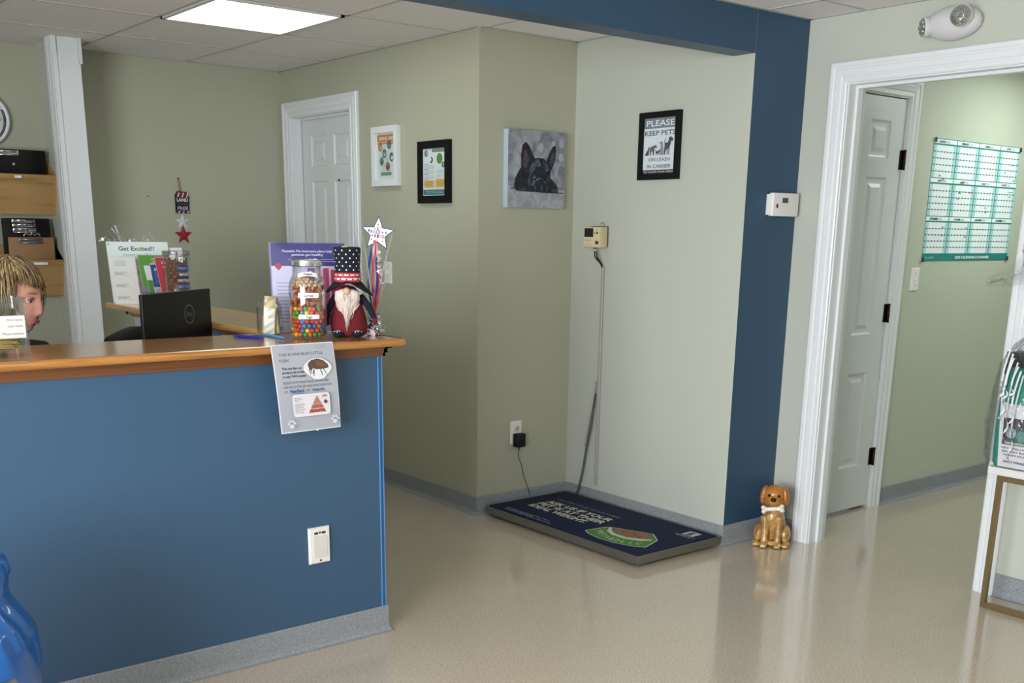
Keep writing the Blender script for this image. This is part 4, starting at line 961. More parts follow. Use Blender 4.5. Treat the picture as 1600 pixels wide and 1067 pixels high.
MB().box((1.50, 3.0033, 1.030), (1.53, 3.0070, 1.0455)).box((1.61, 3.0033, 1.030), (1.64, 3.0070, 1.0455)).build('clear_tape', thin_glass('clear_tape', '#fbfbfb', .2, .04), t)
# ================================================================ ALCOVE: SCALE, READOUT, CABLE, DOG
sx0, sx1, sy0, sy1, sz = 3.142, 3.672, 3.052, 4.125, .055
t = thing('floor_scale', ((sx0+sx1)/2, (sy0+sy1)/2, 0), 'low walk-on pet scale with a navy printed mat on the alcove floor', 'scale')
mb = MB().box((sx0, sy0, .014), (sx1, sy1, .046)); mb.box((sx0-.002, sy0-.002, .014), (sx1+.002, sy0+.004, .052)).box((sx0-.002, sy1-.004, .014), (sx1+.002, sy1+.002, .052)).box((sx0-.002, sy0, .014), (sx0+.004, sy1, .052)).box((sx1-.004, sy0, .014), (sx1+.002, sy1, .052))
mb.build('steel_platform', M_steel, t, bevel=.0015)
for x in (sx0+.05, sx1-.05):
    for y in (sy0+.06, sy1-.06): MB().cyl((x, y, 0), (x, y, .014), .02, 16).build('foot', M_black, t)
MB().box((sx0+.02, sy0+.02, .004), (sx1-.02, sy1-.02, .014)).build('base_plate', M_black, t)
MB().rbox((sx0+.006, sy0+.006, .046), (sx1-.012, sy1-.012, .0575), .004).build('mat', mat('navy_mat', '#0b1636', .8, bump=.2, bscale=300, spec=.3), t)
A = Art((3.15, 4.15, .0577), (0, -1, 0), (1, 0, 0), [M_paper], .00006)
cm = '#c9c4b8'
A.text('Over 50% of pets are overweight', .150, .352, .020, '#8d93a6', .46, 'L')
for s_, y, w_ in (('ASK US IF YOUR', .272, .470), ('PET IS AT THEIR', .213, .480), ('IDEAL WEIGHT.', .155, .420)): A.text(s_, .155, y, .042, cm, w_, 'L', .035)
A.text('Talk to your veterinary team about weight', .128, .044, .008, '#aab0c2', .32, 'L', .02); A.text('management and nutrition that can help', .133, .031, .008, '#aab0c2', .20, 'L', .02); A.text('your pet reach a healthy weight today', .138, .018, .008, '#aab0c2', .35, 'L', .02)
bag = [(.670, .075), (.685, .185), (.70, .210), (.80, .250), (.905, .288), (.945, .262), (.992, .226), (1.036, .104), (1.0, .075), (.90, .040), (.80, .035), (.72, .050)]
def inset(P, k):
    cx = sum(p[0] for p in P)/len(P); cy = sum(p[1] for p in P)/len(P); return [(cx+(p[0]-cx)*k, cy+(p[1]-cy)*k) for p in P]
A.poly(bag, cm); A.poly(inset(bag, .965), '#3f7a2a')
A.poly([(.705, .198), (.74, .150), (.80, .125), (.88, .125), (.95, .160), (.975, .205), (.965, .215), (.93, .185), (.87, .150), (.80, .148), (.75, .170), (.715, .208)], cm)
A.poly([(.735, .205), (.76, .178), (.80, .162), (.87, .162), (.93, .195), (.955, .222), (.93, .245), (.88, .262), (.83, .255), (.77, .232)], '#8a5a41')
for x, y in ((.80, .20), (.86, .215), (.83, .235), (.90, .20)): A.ell(x, y, .012, .006, '#553524')
n_ = 'METABOLIC'
for i, ch in enumerate(n_):
    q = (i+.5)/len(n_); x = .700+.300*q; y = .118-.055*math.sin(PI*q)-.005*q; A.text(ch, x, y, .030, cm, .020 if ch != 'I' else .005, 'C', .02, (q-.5)*.9)
A.rect(.978, .395, 1.045, .462, '#c8c2bd'); A.rect(.992, .425, 1.022, .455, '#7c3a3a'); A.poly([(.99, .40), (1.03, .40), (1.02, .43), (1.0, .44)], '#3a4a7c'); A.text("VETERINARY HEALTH", 1.012, .378, .008, '#aab0c2', .12, 'C', .02); A.text('NUTRITION', 1.012, .366, .008, '#aab0c2', .08, 'C', .02)
A.build('printed_mat_graphics', t)

t = thing('scale_readout', (3.70, 3.96, 1.32), 'beige scale readout box with a dark display on the alcove wall', 'scale display')
M_beige = mat('beige_plastic', '#c9b98f', .5); M_disp = mat('dark_display', '#120f10', .2)
mb = MB().rbox((3.652, 3.898, 1.322), (3.700, 4.020, 1.420), .004); mb.build('case', M_beige, t)
MB().box((3.698, 3.905, 1.328), (3.7135, 4.012, 1.424)).build('back_box', mat('brown_grey_plastic', '#6d6654', .6), t)
A = Art((3.6515, 4.018, 1.324), (0, -1, 0), Z, [M_beige]); A.rect(.003, .003, .117, .092, '#d6cba6'); A.rect(.006, .048, .070, .090, M_disp); A.rect(.086, .014, .108, .030, '#3a2320'); A.ell(.097, .068, .008, .006, '#4a5a3a', 10); A.text('MODEL 100', .012, .030, .006, '#6b5f45', .046); A.text('SCALE SYSTEMS', .010, .008, .004, '#7a6e52', .05)
A.many([(.076, .064, .083, .070), (.110, .064, .114, .070), (.090, .082, .102, .085)], '#8a7f5f'); A.build('faceplate', t)
MB().tube(smooth([(3.700, 3.925, 1.420), (3.695, 3.930, 1.440), (3.700, 3.945, 1.442), (3.710, 3.96, 1.434)]), .0012, 6).build('hook', M_steel, t)
mb = MB().cyl((3.672, 3.955, 1.300), (3.672, 3.955, 1.322), .005, 12); mb.build('connector', M_chrome, t)
t = thing('scale_cable', (3.70, 3.93, 0), 'pale cable raceway and black wires running down to the floor scale', 'cable')
mb = MB().rbox((3.702, 3.921, .118), (3.7137, 3.939, 1.235), .004); mb.build('raceway', mat('grey_raceway', '#a5a39d', .45), t)
vs = []; P_ = smooth([(3.698, 3.946, .66), (3.694, 3.951, .60), (3.690, 3.962, .52), (3.686, 3.980, .42), (3.683, 3.998, .315)], 5)
mb = MB(); mb.tube(P_, .0055, 8); mb.build('loose_cover_strip', mat('grey_raceway', '#a5a39d', .45), t)
for k, (dy, c) in enumerate(((0, '#17181a'), (.008, '#2f3033'), (.014, '#606060'))):
    MB().tube(smooth([(3.700, 3.941+dy*.3, .60), (3.695, 3.944+dy, .52), (3.690, 3.955+dy, .42), (3.692, 3.985+dy, .30), (3.698, 4.01+dy, .20), (3.695, 4.03+dy, .11), (3.685, 4.045+dy, .05), (3.680, 4.085, .03)]), .0017, 8).build('wire', mat('wire_%d' % k, c, .4), t)
for dy in (.0, -.014): MB().tube(smooth([(3.672, 3.955+dy, 1.302), (3.674, 3.952+dy, 1.275), (3.690, 3.936+dy*.4, 1.250), (3.705, 3.930, 1.225)]), .0035, 8).build('wire', M_black, t)

# ceramic puppy
dg = Vector((3.916, 2.945, 0)); fd = math.radians(214); t = thing('puppy_statue', tuple(dg), 'glazed golden puppy statue holding a white bone, in the corner by the door casing', 'statue', rz=fd)
def glaze():
    m = bpy.data.materials.new('golden_glaze'); nt, N, L, P = nodes(m); tc = N.new('ShaderNodeTexCoord')
    n = N.new('ShaderNodeTexNoise'); n.inputs['Scale'].default_value = 26; n.inputs['Detail'].default_value = 6; L.new(tc.outputs['Object'], n.inputs['Vector'])
    cr = N.new('ShaderNodeValToRGB'); e = cr.color_ramp.elements; e[0].position = .32; e[0].color = lin('#8a5a24'); e[1].position = .68; e[1].color = lin('#cfa865'); L.new(n.outputs['Fac'], cr.inputs[0])
    sp = N.new('ShaderNodeSeparateXYZ'); L.new(tc.outputs['Object'], sp.inputs[0]); mr = N.new('ShaderNodeMapRange'); mr.inputs['From Min'].default_value = .17; mr.inputs['From Max'].default_value = .235; L.new(sp.outputs['Z'], mr.inputs['Value'])
    mx = N.new('ShaderNodeMix'); mx.data_type = 'RGBA'; mx.inputs['B'].default_value = lin('#b5742f'); L.new(mr.outputs[0], mx.inputs['Factor']); L.new(cr.outputs[0], mx.inputs['A']); L.new(mx.outputs['Result'], P.inputs['Base Color'])
    P.inputs['Roughness'].default_value = .3; P.inputs['Coat Weight'].default_value = .4; return m
M_gold = glaze()
mb = MB()
mb.tube([(-.035, 0, .03), (-.030, 0, .07), (-.012, 0, .12), (.004, 0, .165), (.012, 0, .20)], [.058, .062, .054, .044, .036], 24)
mb.ball((.016, 0, .135), (.040, .048, .050), 24, 16); mb.ball((0, 0, .165), (.038, .046, .03), 20, 12)
for s_ in (-1, 1):
    mb.ball((-.006, s_*.058, .050), (.046, .027, .046), 24, 16); mb.ball((.042, s_*.068, .014), (.030, .019, .014), 20, 10)
    mb.tube([(.030, s_*.032, .140), (.040, s_*.030, .09), (.050, s_*.029, .045), (.056, s_*.030, .012)], [.024, .019, .016, .017], 18)
    mb.ball((.068, s_*.031, .013), (.025, .020, .0135), 20, 10)
    for q in (-.009, 0, .009): mb.ball((.088, s_*.031+q, .010), (.007, .006, .009), 10, 8)
    for q in (-.009, 0, .009): mb.ball((.066, s_*.068+q, .010), (.007, .006, .009), 10, 8)
mb.tube([(-.04, -.03, .014), (.0, -.012, .014), (.045, -.004, .016), (.060, .004, .020)], [.012, .014, .014, .012], 12)
mb.ball((.022, 0, .243), (.049, .050, .046), 28, 20); mb.ball((.060, 0, .222), (.030, .034, .025), 24, 16); mb.ball((.045, .020, .213), (.025, .024, .020), 16, 12); mb.ball((.045, -.020, .213), (.025, .024, .020), 16, 12)
mb.ball((.052, 0, .200), (.020, .024, .012), 16, 10)
o = mb.build('body', M_gold, t, True); fuse(o, .0028, 5)
for s_ in (-1, 1):
    mb = MB().tube([(.020, s_*.034, .278), (.020, s_*.045, .264), (.020, s_*.051, .237), (.020, s_*.052, .210), (.020, s_*.049, .192)], [.010, .017, .020, .019, .008], 18)
    mb.v = [(.020+(v[0]-.020)*1.25, s_*.047+(v[1]-s_*.047)*.8, v[2]) for v in mb.v]; mb.build('ear', mat('ear_glaze', '#a8692c', .3, coat=.4, var=.15, vscale=40), t, True)
    MB().ball((.066, s_*.0215, .2465), (.006, .0072, .0062), 14, 10).build('eye', M_black, t, True)
MB().ball((.090, 0, .232), (.0085, .0125, .0100), 18, 12).build('nose', M_black, t, True)
mb = MB(); bc = Vector((.088, 0, .190)); Mb = Matrix.Translation(bc) @ Matrix.Rotation(math.radians(8), 4, 'X')
mb.tube([(0, -.036, 0), (0, -.02, 0), (0, .02, 0), (0, .036, 0)], [.0125, .0105, .0105, .0125], 16)
for s_ in (-1, 1):
    for z in (-.0095, .0095): mb.ball((0, s_*.041, z), (.0125, .0115, .0105), 16, 10)
mb.v = [tuple(Mb @ Vector(v)) for v in mb.v]; o = mb.build('bone', mat('ivory_glaze', '#e4dccb', .3, coat=.4), t, True); fuse(o, .0022, 3)

# thermostat on the blue return
t = thing('thermostat', (3.95, yD, 1.475), 'white thermostat with a small screen at the edge of the blue wall', 'thermostat')
MB().rbox((3.862, 3.036, 1.474), (4.040, yD-.008, 1.572), .004).build('cover', M_plate, t); MB().box((3.868, yD-.008, 1.480), (4.034, yD, 1.566)).build('back_plate', M_plate, t)
MB().rbox((3.853, 3.048, 1.479), (3.864, yD, 1.566), .002).build('side_clip', M_plate, t)
A = Art((3.864, 3.0358, 1.476), (1, 0, 0), Z, [M_plate]); A.rect(.060, .054, .100, .076, '#5d5c5a'); A.rect(.063, .057, .097, .073, '#494b4a'); A.build('screen', t); A = Art((3.864, 3.0358, 1.476), (1, 0, 0), Z, [M_plate]); A.ell(.026, .041, .0095, .0105, '#d9b9b9'); A.ell(.026, .041, .007, .009, '#7c1f24'); A.build('button', t)

# emergency light
t = thing('emergency_light', (xE, 2.39, 2.13), 'white oval emergency light with two round lamp heads above the opening', 'emergency light')
mb = MB().ball((4.035, 2.385, 2.184), (.062, .112, .062), 36, 20); mb.v = [(min(v[0], xE), v[1], v[2]) for v in mb.v]; mb.build('housing', mat('white_housing', '#cfcdd0', .4), t)
M_lens = mat('lamp_lens', '#a9aca6', .15, .7, bump=1.0, bscale=60)
for c, d, r in (((3.966, 2.318, 2.193), (-1, -.42, -.12), .040), ((3.992, 2.482, 2.176), (-.75, .62, -.10), .036)):
    M = rot_to(Vector(c), d)
    hd = MB().lathe([(r*.55, -.045), (r*.95, -.02), (r, -.003), (r, .004), (r*.93, .006)], n=32, M=M, cap=True).build('lamp_head', mat('white_housing', '#cfcdd0', .4), t)
    mb = MB().lathe([(r*.93, .0062), (r*.9, .0075), (0, .0095)], n=32, M=M, cap=False)
    for q in range(7):
        a = q*PI/3; e = 0 if q == 6 else r*.52; mb.lathe([(.0, .016), (r*.2, .013), (r*.25, .0085)], (e*math.cos(a), e*math.sin(a), 0), 12, M=M, cap=False)
    mb.build('lens', M_lens, hd)
MB().cyl((4.01, 2.44, 2.186), (3.99, 2.474, 2.182), .018, 16).build('swivel_arm', mat('white_housing', '#cfcdd0', .4), t)

# ================================================================ HALLWAY CALENDAR
cx0, cx1, cz0, cz1 = 5.156, 6.040, 1.274, 1.877; W, Hh = cx1-cx0, cz1-cz0
t = thing('wall_calendar', ((cx0+cx1)/2, yH, cz0), 'large teal and white year planner pinned to the hallway wall', 'calendar')
MB().box((cx0, yH-.0025, cz0), (cx1, yH-.0005, cz1)).build('sheet', M_paper, t)
A = Art((cx0, yH-.0026, cz0), (1, 0, 0), Z, [M_paper], .0002); TE = '#1d7f7a'; A.rect(0, 0, W, Hh, TE)
mon = 'JANUARY FEBRUARY MARCH APRIL MAY JUNE JULY AUGUST SEPTEMBER OCTOBER NOVEMBER DECEMBER'.split()
cw = W/4; b0 = .034; rh = (Hh-b0-.004)/3; A.k = 3; K0 = A.k
cells = []; heads = []; wk = []; ticks = []
for r in range(3):
    for c in range(4):
        x0 = c*cw+.004; x1 = (c+1)*cw-.003; z1 = Hh-.004-r*rh; z0 = z1-rh+.004
        heads.append((x0, z1-.020, x1, z1)); cells.append((x0, z0, x1, z1-.028)); wk += [(x0, z0, x0+.028, z1-.028), (x1-.028, z0, x1, z1-.028)]
        for w_ in range(1, 5):
            zz = z1-.028-(z1-.028-z0)*w_/5
            for d_ in range(7): ticks.append((x0+(x1-x0)*(d_+.1)/7, zz-.0035, x0+(x1-x0)*(d_+.55)/7, zz+.003))
            ticks.append((x0, zz-.0008, x1, zz+.0008))
A.many(heads, '#e6efee'); A.many(cells, '#e4ecef'); A.many(wk, '#a5d3d3'); A.many(ticks, '#54807f')
for i, m_ in enumerate(mon):
    A.k = K0+5; x = (i % 4)*cw+cw*.5; z = Hh-.004-(i//4)*rh-.016; A.text(m_, x+.004, z, .010, '#1c2a2c', .020+len(m_)*.0065, 'R', .03); A.text('2025', x+.012, z, .010, '#56696b', .026, 'L')
A.k = K0+6
for x, y, s_, c in ((.075, .42, 'Bry', '#c02f5a'), (.105, .40, 'OFF', '#3f3f6a'), (.30, .39, 'Cad', '#c02f5a'), (.28, .34, 'Meet', '#2a9a8c'), (.38, .345, 'Vacation', '#c02f5a'), (.27, .31, 'Shot', '#a03a6a'), (.56, .27, 'Trip', '#c02f5a'), (.57, .25, 'Ally', '#3a3a5a'), (.80, .36, 'Reserve', '#2aa88c'), (.80, .335, 'Camp', '#2aa88c'), (.83, .42, 'Off', '#2a7a7c'), (.155, .165, 'Kim', '#3a2f6a'), (.155, .125, 'Kim', '#3a2f6a'), (.385, .165, 'Lisa', '#2f2a6a'), (.385, .12, 'Lisa', '#2f2a6a'), (.80, .50, 'Dr', '#4a7a9c'), (.72, .46, 'Sale', '#2aa88c')):
    A.text(s_, x, y, .010, c, None, 'L', .02, .05)
A.text('2025 CALENDAR & PLANNER', W*.36, .011, .013, '#e8f2f1', W*.40, 'L', .03); A.text('Brookfield', .022, .012, .012, '#a9d0cd', .085, 'L')
for x, z in ((.008, Hh-.008), (W-.010, Hh-.012), (.006, .008), (W-.008, .010)): A.poly([(x-.012, z-.012), (x+.012, z-.012), (x+.012, z+.010), (x-.008, z+.012)], '#2e3437')
A.build('printed_months', t)

# ================================================================ CONSOLE TABLE WITH GIFT BASKET
t = thing('console_table', (3.97, 1.50, 0), 'narrow white topped console table with a brass frame at the right edge', 'table')
MB().rbox((3.888, 1.05, .527), (4.052, 1.950, .557), .002).build('table_top', mat('white_laminate', '#dcdad6', .35), t)
M_brass = mat('antique_brass', '#8f7a55', .35, .8)
for y in (1.90, 1.08): MB().box((3.885, y-.009, 0), (3.905, y+.009, .527)).build('leg', M_brass, t)
for y in (1.62, 1.10): MB().box((4.028, y-.009, 0), (4.046, y+.009, .527)).build('leg', M_brass, t)
MB().box((3.886, 1.089, .003), (3.904, 1.891, .021)).build('floor_rail', M_brass, t); MB().box((3.886, 1.089, .507), (3.904, 1.891, .526)).build('top_rail', M_brass, t)

t = thing('gift_bag', (3.965, 1.80, .557), 'teal raffle bag wrapped in clear cellophane with white curly ribbon and a card', 'gift bag')
M_teal = mat('teal_canvas', '#1f8f78', .55, bump=.3, bscale=120)
O_ = [(x, y) for x, y in rrect(3.900, 1.640, 4.030, 1.960, .035)]; k = len(O_); cxx, cyy = 3.965, 1.80
lv = [(.93, .558), (1.0, .572), (1.0, .70), (.97, .84), (.93, .93)]
vs = [(cxx+(x-cxx)*s_, cyy+(y-cyy)*s_+.004*math.sin(z*40), z) for s_, z in lv for x, y in O_]
MB().add(vs, [(r*k+i, r*k+(i+1) % k, (r+1)*k+(i+1) % k, (r+1)*k+i) for r in range(4) for i in range(k)]+[list(range(k))[::-1], list(range(4*k, 5*k))], 0, True).build('tote', M_teal, t)
random.seed(21); M_cello = thin_glass('cellophane', '#f6f8f8', .06, .13, bump=1.0, bscale=22)
mb = MB(); n = 56; L_ = [(.556, 1.06), (.60, 1.14), (.72, 1.16), (.84, 1.12), (.94, 1.0), (1.02, .72), (1.08, .36), (1.115, .16), (1.15, .22), (1.22, .50), (1.30, .75), (1.37, .85)]
vs = []
for j, (z, s_) in enumerate(L_):
    for i in range(n):
        a = 2*PI*i/n; e = 1/((abs(math.cos(a)))**4+(abs(math.sin(a)))**4)**.25
        f = 1+.06*noise.noise(Vector((math.cos(a)*3, math.sin(a)*3, z*9)))+(.12*math.sin(a*9+j) if j > 5 else .015*math.sin(a*11+j*.7))
        vs.append((cxx+.078*e*math.cos(a)*s_*f*(1 if j < 8 else 1.0), cyy+.175*e*math.sin(a)*s_*f, z+(.02*math.sin(a*5) if j > 9 else 0)))
mb.add(vs, [(j*n+i, j*n+(i+1) % n, (j+1)*n+(i+1) % n, (j+1)*n+i) for j in range(len(L_)-1) for i in range(n)], 0, True)
# long flared tip of film pointing towards the hallway
tip = [(3.95, 1.84, 1.33), (3.95, 1.92, 1.30), (3.955, 2.00, 1.255), (3.95, 2.075, 1.235)]; tw = [.10, .07, .035, .006]
vs = []
for (x, y, z), w_ in zip(tip, tw):
    for i in range(6): q = i/5-.5; vs.append((x+.02*math.cos(q*7), y, z-w_*q*1.5+.01*math.sin(q*9)))
mb.add(vs, [(j*6+i, j*6+i+1, j*6+i+7, j*6+i+6) for j in range(3) for i in range(5)], 0, True)
mb.v = [(min(v[0], 4.055), v[1], v[2]) for v in mb.v]; mb.build('cellophane_wrap', M_cello, t)
MB().rbox((3.945, 1.80, .90), (4.020, 1.965, .985), .003).build('black_box', mat('black_card', '#1c1a1b', .4), t)
mb = MB(); A = Art((3.8945, 1.918, .562), (0, -1, .0), (.03, .05, 1), [M_paper]); A.u = Vector((0, -1, 0)); A.mb.prism([(0, .0), (.22, .0), (.20, .275), (-.012, .275)], A.o, A.u, A.v, -A.n, .001)
A.poly([(0, .0), (.22, .0), (.20, .275), (-.012, .275)], '#e6e0e4'); A.rect(.008, .085, .20, .185, '#4a423f'); A.rect(.03, .09, .12, .15, '#2f5f5c'); A.ell(.04, .13, .02, .02, '#9aa5a8'); A.ell(.08, .12, .018, .022, '#5f8f8a'); A.rect(.02, .088, .19, .096, '#b9b5a9')
for q in range(5): A.poly([(.045+.012*q, .232), (.049+.012*q, .232), (.053+.020*(q-1), .250-.003*abs(q-2))], '#b39a5a')
for i, (s_, w_) in enumerate((('PET WELLNESS GIFT', .16), ('BASKET RAFFLE', .12), ('TICKETS SOLD AT THE DESK', .17))): A.text(s_, .010+(.004*i), .070-i*.013, .006, '#2c2a2e', w_, 'L', .02)
A.text('EACH WINNER', .022, .018, .008, '#3a383c', .09, 'L', .03); A.build('raffle_card', t)
for k in range(7):
    y = 1.925-.010*k-.003*(k % 2); x = 3.893-.004*(k % 3); z0 = 1.0-.015*k; L2 = (.20, .26, .17, .30, .12, .22, .33)[k]; P_ = []; n = 26
    for i in range(n+1):
        q = i/n; cu = max(0, q-.55)*2.2; P_.append((x-.012*math.sin(q*2.2)-.010*cu*math.cos(q*22), y+.012*math.sin(q*3)+.016*cu*math.sin(q*22), z0-L2*q))
    vs = []; 
    for i, p in enumerate(P_): wv = Vector((.2, 1, .0)).normalized()*.0035 if i < 16 else Vector((.3*math.cos(i*.9), math.cos(i*.9), math.sin(i*.9))).normalized()*.004; vs += [Vector(p)-wv, Vector(p)+wv]
    mb = MB()
    for o_ in (0, .0005): mb.add([v+Vector((-o_, 0, 0)) for v in vs], [(2*i, 2*i+1, 2*i+3, 2*i+2) for i in range(n)], 0, True)
    mb.build('ribbon', mat('pearl_ribbon', '#e9ecf0', .25, coat=.4), t)

# ================================================================ BLUE WRAPPED BAG, BOTTOM LEFT
bc = (.395, 2.60); t = thing('blue_gift_bag', (bc[0], bc[1], 0), 'tall bright blue glossy plastic bag gathered at the top, bottom left corner', 'bag')
mb = MB(); n = 96; L_ = [(0, .20), (.01, .208), (.12, .210), (.30, .209), (.40, .213), (.46, .208), (.50, .194), (.535, .172), (.555, .160), (.575, .155), (.60, .158), (.625, .166), (.645, .158), (.655, .12), (.66, .06)]
LL = []
for (z0, r0), (z1, r1) in zip(L_, L_[1:]):
    for q in range(4): LL.append((z0+(z1-z0)*q/4, r0+(r1-r0)*q/4))
LL.append(L_[-1]); vs = []
for z, r in LL:
    for i in range(n):
        a = 2*PI*i/n; g = max(0, min(1, (z-.34)/.2)); f = .010*noise.noise(Vector((math.cos(a)*2, math.sin(a)*2, z*6)))+g*(.007*noise.noise(Vector((math.cos(a)*7, math.sin(a)*7, z*12)))+.004*math.sin(a*17+z*30))
        vs.append((bc[0]+(r+f)*math.cos(a), bc[1]+(r+f)*math.sin(a), z))
m = len(LL); mb.add(vs, [(j*n+i, j*n+(i+1) % n, (j+1)*n+(i+1) % n, (j+1)*n+i) for j in range(m-1) for i in range(n)]+[list(range(n))[::-1], list(range((m-1)*n, m*n))], 0, True)
M_bb = mat('blue_plastic_film', '#045aab', .25, bump=.6, bscale=14, coat=.5); mb.build('bag_body', M_bb, t)
# clear side window with something pale inside
vs = []; a0 = math.atan2(-bc[1], -bc[0])
W_ = []
for j in range(13):
    for i in range(9):
        u = (i/8-.5)*2; v = (j/12-.5)*2; W_.append((u, v))
cen = a0+.62
vs = [(bc[0]+(.2165+.001)*math.cos(cen+.24*u*math.sqrt(max(0, 1-.9*v*v))), bc[1]+(.2175)*math.sin(cen+.24*u*math.sqrt(max(0, 1-.9*v*v))), .28+.13*v) for u, v in W_]
mb = MB().add(vs, [(j*9+i, j*9+i+1, j*9+i+10, j*9+i+9) for j in range(12) for i in range(8)], 0, True); mb.build('clear_window', mat('grey_crinkled_film', '#6d6a6c', .3, bump=1.5, bscale=40, var=.5, vscale=30), t)
#MB().tube([(bc[0]+.163*math.cos(a), bc[1]+.163*math.sin(a), .573+.004*math.sin(a*3)) for a in [2*PI*i/40 for i in range(41)]], .004, 8).build('tie', M_bb, t)
# ================================================================ BACK WALL
t = thing('hanging_wall_sign', (2.455, yK, 1.30), 'small patriotic tag sign hanging with a white star and a red star below', 'wall decoration')
yw = yK-.002
tg = [(-.040, -.060), (.038, -.062), (.040, .035), (.026, .058), (-.026, .060), (-.040, .040)]
MB().prism(tg, (2.462, yw, 1.528), (1, 0, 0), Z, (0, -1, 0), .010).build('tag_board', mat('weathered_navy_wood', '#141a26', .8, var=.3, vscale=60), t)
A = Art((2.462, yw-.0102, 1.528), (1, 0, 0), Z, [M_paper])
A.poly([(-.040, .026), (.040, .024), (.040, .035), (.026, .058), (-.026, .060), (-.040, .040)], '#5a2026'); A.poly([(-.040, -.046), (.038, -.048), (.038, -.062), (-.040, -.060)], '#4a1a22')
for x in (-.030, -.004, .022): A.poly([(x, .027), (x+.007, .027), (x+.017, .050), (x+.010, .055)], '#e0c9c4'); A.poly([(x, -.060), (x+.007, -.060), (x+.014, -.048), (x+.007, -.048)], '#e0c9c4')
A.text('LAND', 0, .004, .018, '#dfe6e8', .066, 'C', .03); A.text('OF THE', 0, -.017, .013, '#7c2230', .056, 'C', .03); A.text('FREE', 0, -.042, .018, '#9fb0bd', .062, 'C', .03); A.build('painted_lettering', t)
def bev_star(c, R, m_, nm, tilt=0):
    P = [(c[0]+x, c[1], c[2]+y) for x, y in star_pts(R, R*.42, PI/2+tilt)]
    MB().add([(c[0], c[1]-.014, c[2])]+P+[(p[0], c[1]+.001, p[2]) for p in P], [(0, 1+i, 1+(i+1) % 10) for i in range(10)]+[(1+i, 11+i, 11+(i+1) % 10, 1+(i+1) % 10) for i in range(10)]).build(nm, m_, t)
bev_star((2.462, yw, 1.418), .052, mat('weathered_white_paint', '#cdd2d0', .7, var=.1, vscale=60), 'white_star'); bev_star((2.459, yw-.002, 1.345), .055, mat('barn_red_paint', '#9c1d2e', .7, var=.15, vscale=60), 'red_star')
mb = MB().tube(smooth([(2.452, yw-.004, 1.585), (2.447, yw-.004, 1.62), (2.449, yw-.004, 1.655), (2.454, yw-.004, 1.62), (2.462, yw-.004, 1.585)]), .0012, 6)
mb.build('twine', mat('jute_twine', '#8a7350', .8), t)
for z in (1.600, 1.615, 1.630): MB().ball((2.4515, yw-.006, z), .0065, 10, 8).build('bead', mat('wood_bead', '#b09470', .6), t)
MB().cyl((2.449, yK, 1.657), (2.449, yK-.008, 1.657), .004, 10).build('nail', M_black, t)

# oak wall pockets
def pocket(x0, x1, z0, z1, zb, label, m_):
    t = thing('wall_file_holder', ((x0+x1)/2, yK, z0), label, 'file holder')
    yb, yf0, yf1 = yK-.001, yK-.085, yK-.150
    MB().box((x0+.004, yb-.010, z0), (x1-.004, yb, zb)).build('back_board', m_, t)
    lean = Vector((0, yf1-yf0, z1-z0)); L_ = lean.length; lean.normalize(); nrm = Vector((1, 0, 0)).cross(lean)
    mb = MB().prism([(.014, 0), (x1-x0-.014, 0), (x1-x0-.014, L_), (.014, L_)], (x0, yf0, z0), (1, 0, 0), lean, -nrm, .012)
    mb.build('front_panel', m_, t)
    rail = MB().prism([(0, -.004), (x1-x0, -.004), (x1-x0, .014), (0, .014)], Vector((x0, yf0-.003, z0)), (1, 0, 0), lean, -nrm, .012); rail.build('bottom_rail', m_, t, bevel=.003)
    for a in (x0, x1-.014):
        MB().prism([(yb, z0), (yf0-.004, z0), (yf1-.004, z1+.004), (yf1+.012, z1+.010), (yb-.02, zb), (yb, zb)], (a, 0, 0), (0, 1, 0), Z, (1, 0, 0), .014).build('side_panel', M_oaks, t, bevel=.003)
    MB().box((x0+.01, yf0, z0), (x1-.01, yb, z0+.008)).build('floor_panel', m_, t)
    return t
M_oakp = wood('oak_pocket', '#b08d5c', '#7f5f35', 'X', .4, .9, .1); M_oaks = wood('oak_pocket_side', '#b78b4e', '#8d652f', 'Z', .4, .9, .1)
pt_ = pocket(1.30, 1.742, 1.446, 1.640, 1.720, 'upper oak wall file pocket holding black clipboards, under the clock', M_oakp)
MB().box((1.533, yK-.158, 1.622), (1.566, yK-.1535, 1.634)).build('paper_tab', M_paper, pt_)
pl_ = pocket(1.30, 1.752, 1.030, 1.212, 1.292, 'lower oak wall file pocket holding a stack of clipboards, behind the receptionist', M_oakp)
MB().box((1.585, yK-.153, 1.190), (1.655, yK-.148, 1.203)).build('paper_tab', M_paper, pl_)
def clipboard(cx, y, z0, w_, h_, board, clipm, label, rz=0, big=True, cl=.5, group=None, lean=.10):
    t = thing('clipboard', (cx, y, z0), label, 'clipboard', group); t.rotation_euler = (-lean, rz, 0)
    MB().rbox((-w_/2, -.0015, 0), (w_/2, .0015, h_), .0014).build('board', board, t, True)
    mb = MB(); cw_ = .115 if big else .03
    mb.rbox((-cw_/2, -.010, h_-.030), (cw_/2, -.0018, h_-.004), .003); mb.tube([(-cw_/2, -.011, h_-.027), (cw_/2, -.011, h_-.027)], .004, 10); mb.tube([(-cw_/2+.01, -.008, h_-.010), (cw_/2-.01, -.008, h_-.010)], .006, 10)
    mb.v = [(v[0]+cl, v[1], v[2]) for v in mb.v]; mb.build('clip', clipm, t, True)
    return t
M_hard = mat('brown_hardboard', '#9a7650', .6, var=.06, vscale=60)
clipboard(1.535, yK-.068, 1.466, .31, .300, M_black, M_chrome, 'black clipboard with a long chrome clip at the left of the upper oak pocket', cl=-.02, lean=-.17)
t = clipboard(1.560, yK-.050, 1.466, .30, .300, M_black, M_chrome, 'black clipboard with a small square clip, behind in the upper oak pocket', cl=.085, big=False, lean=-.15)
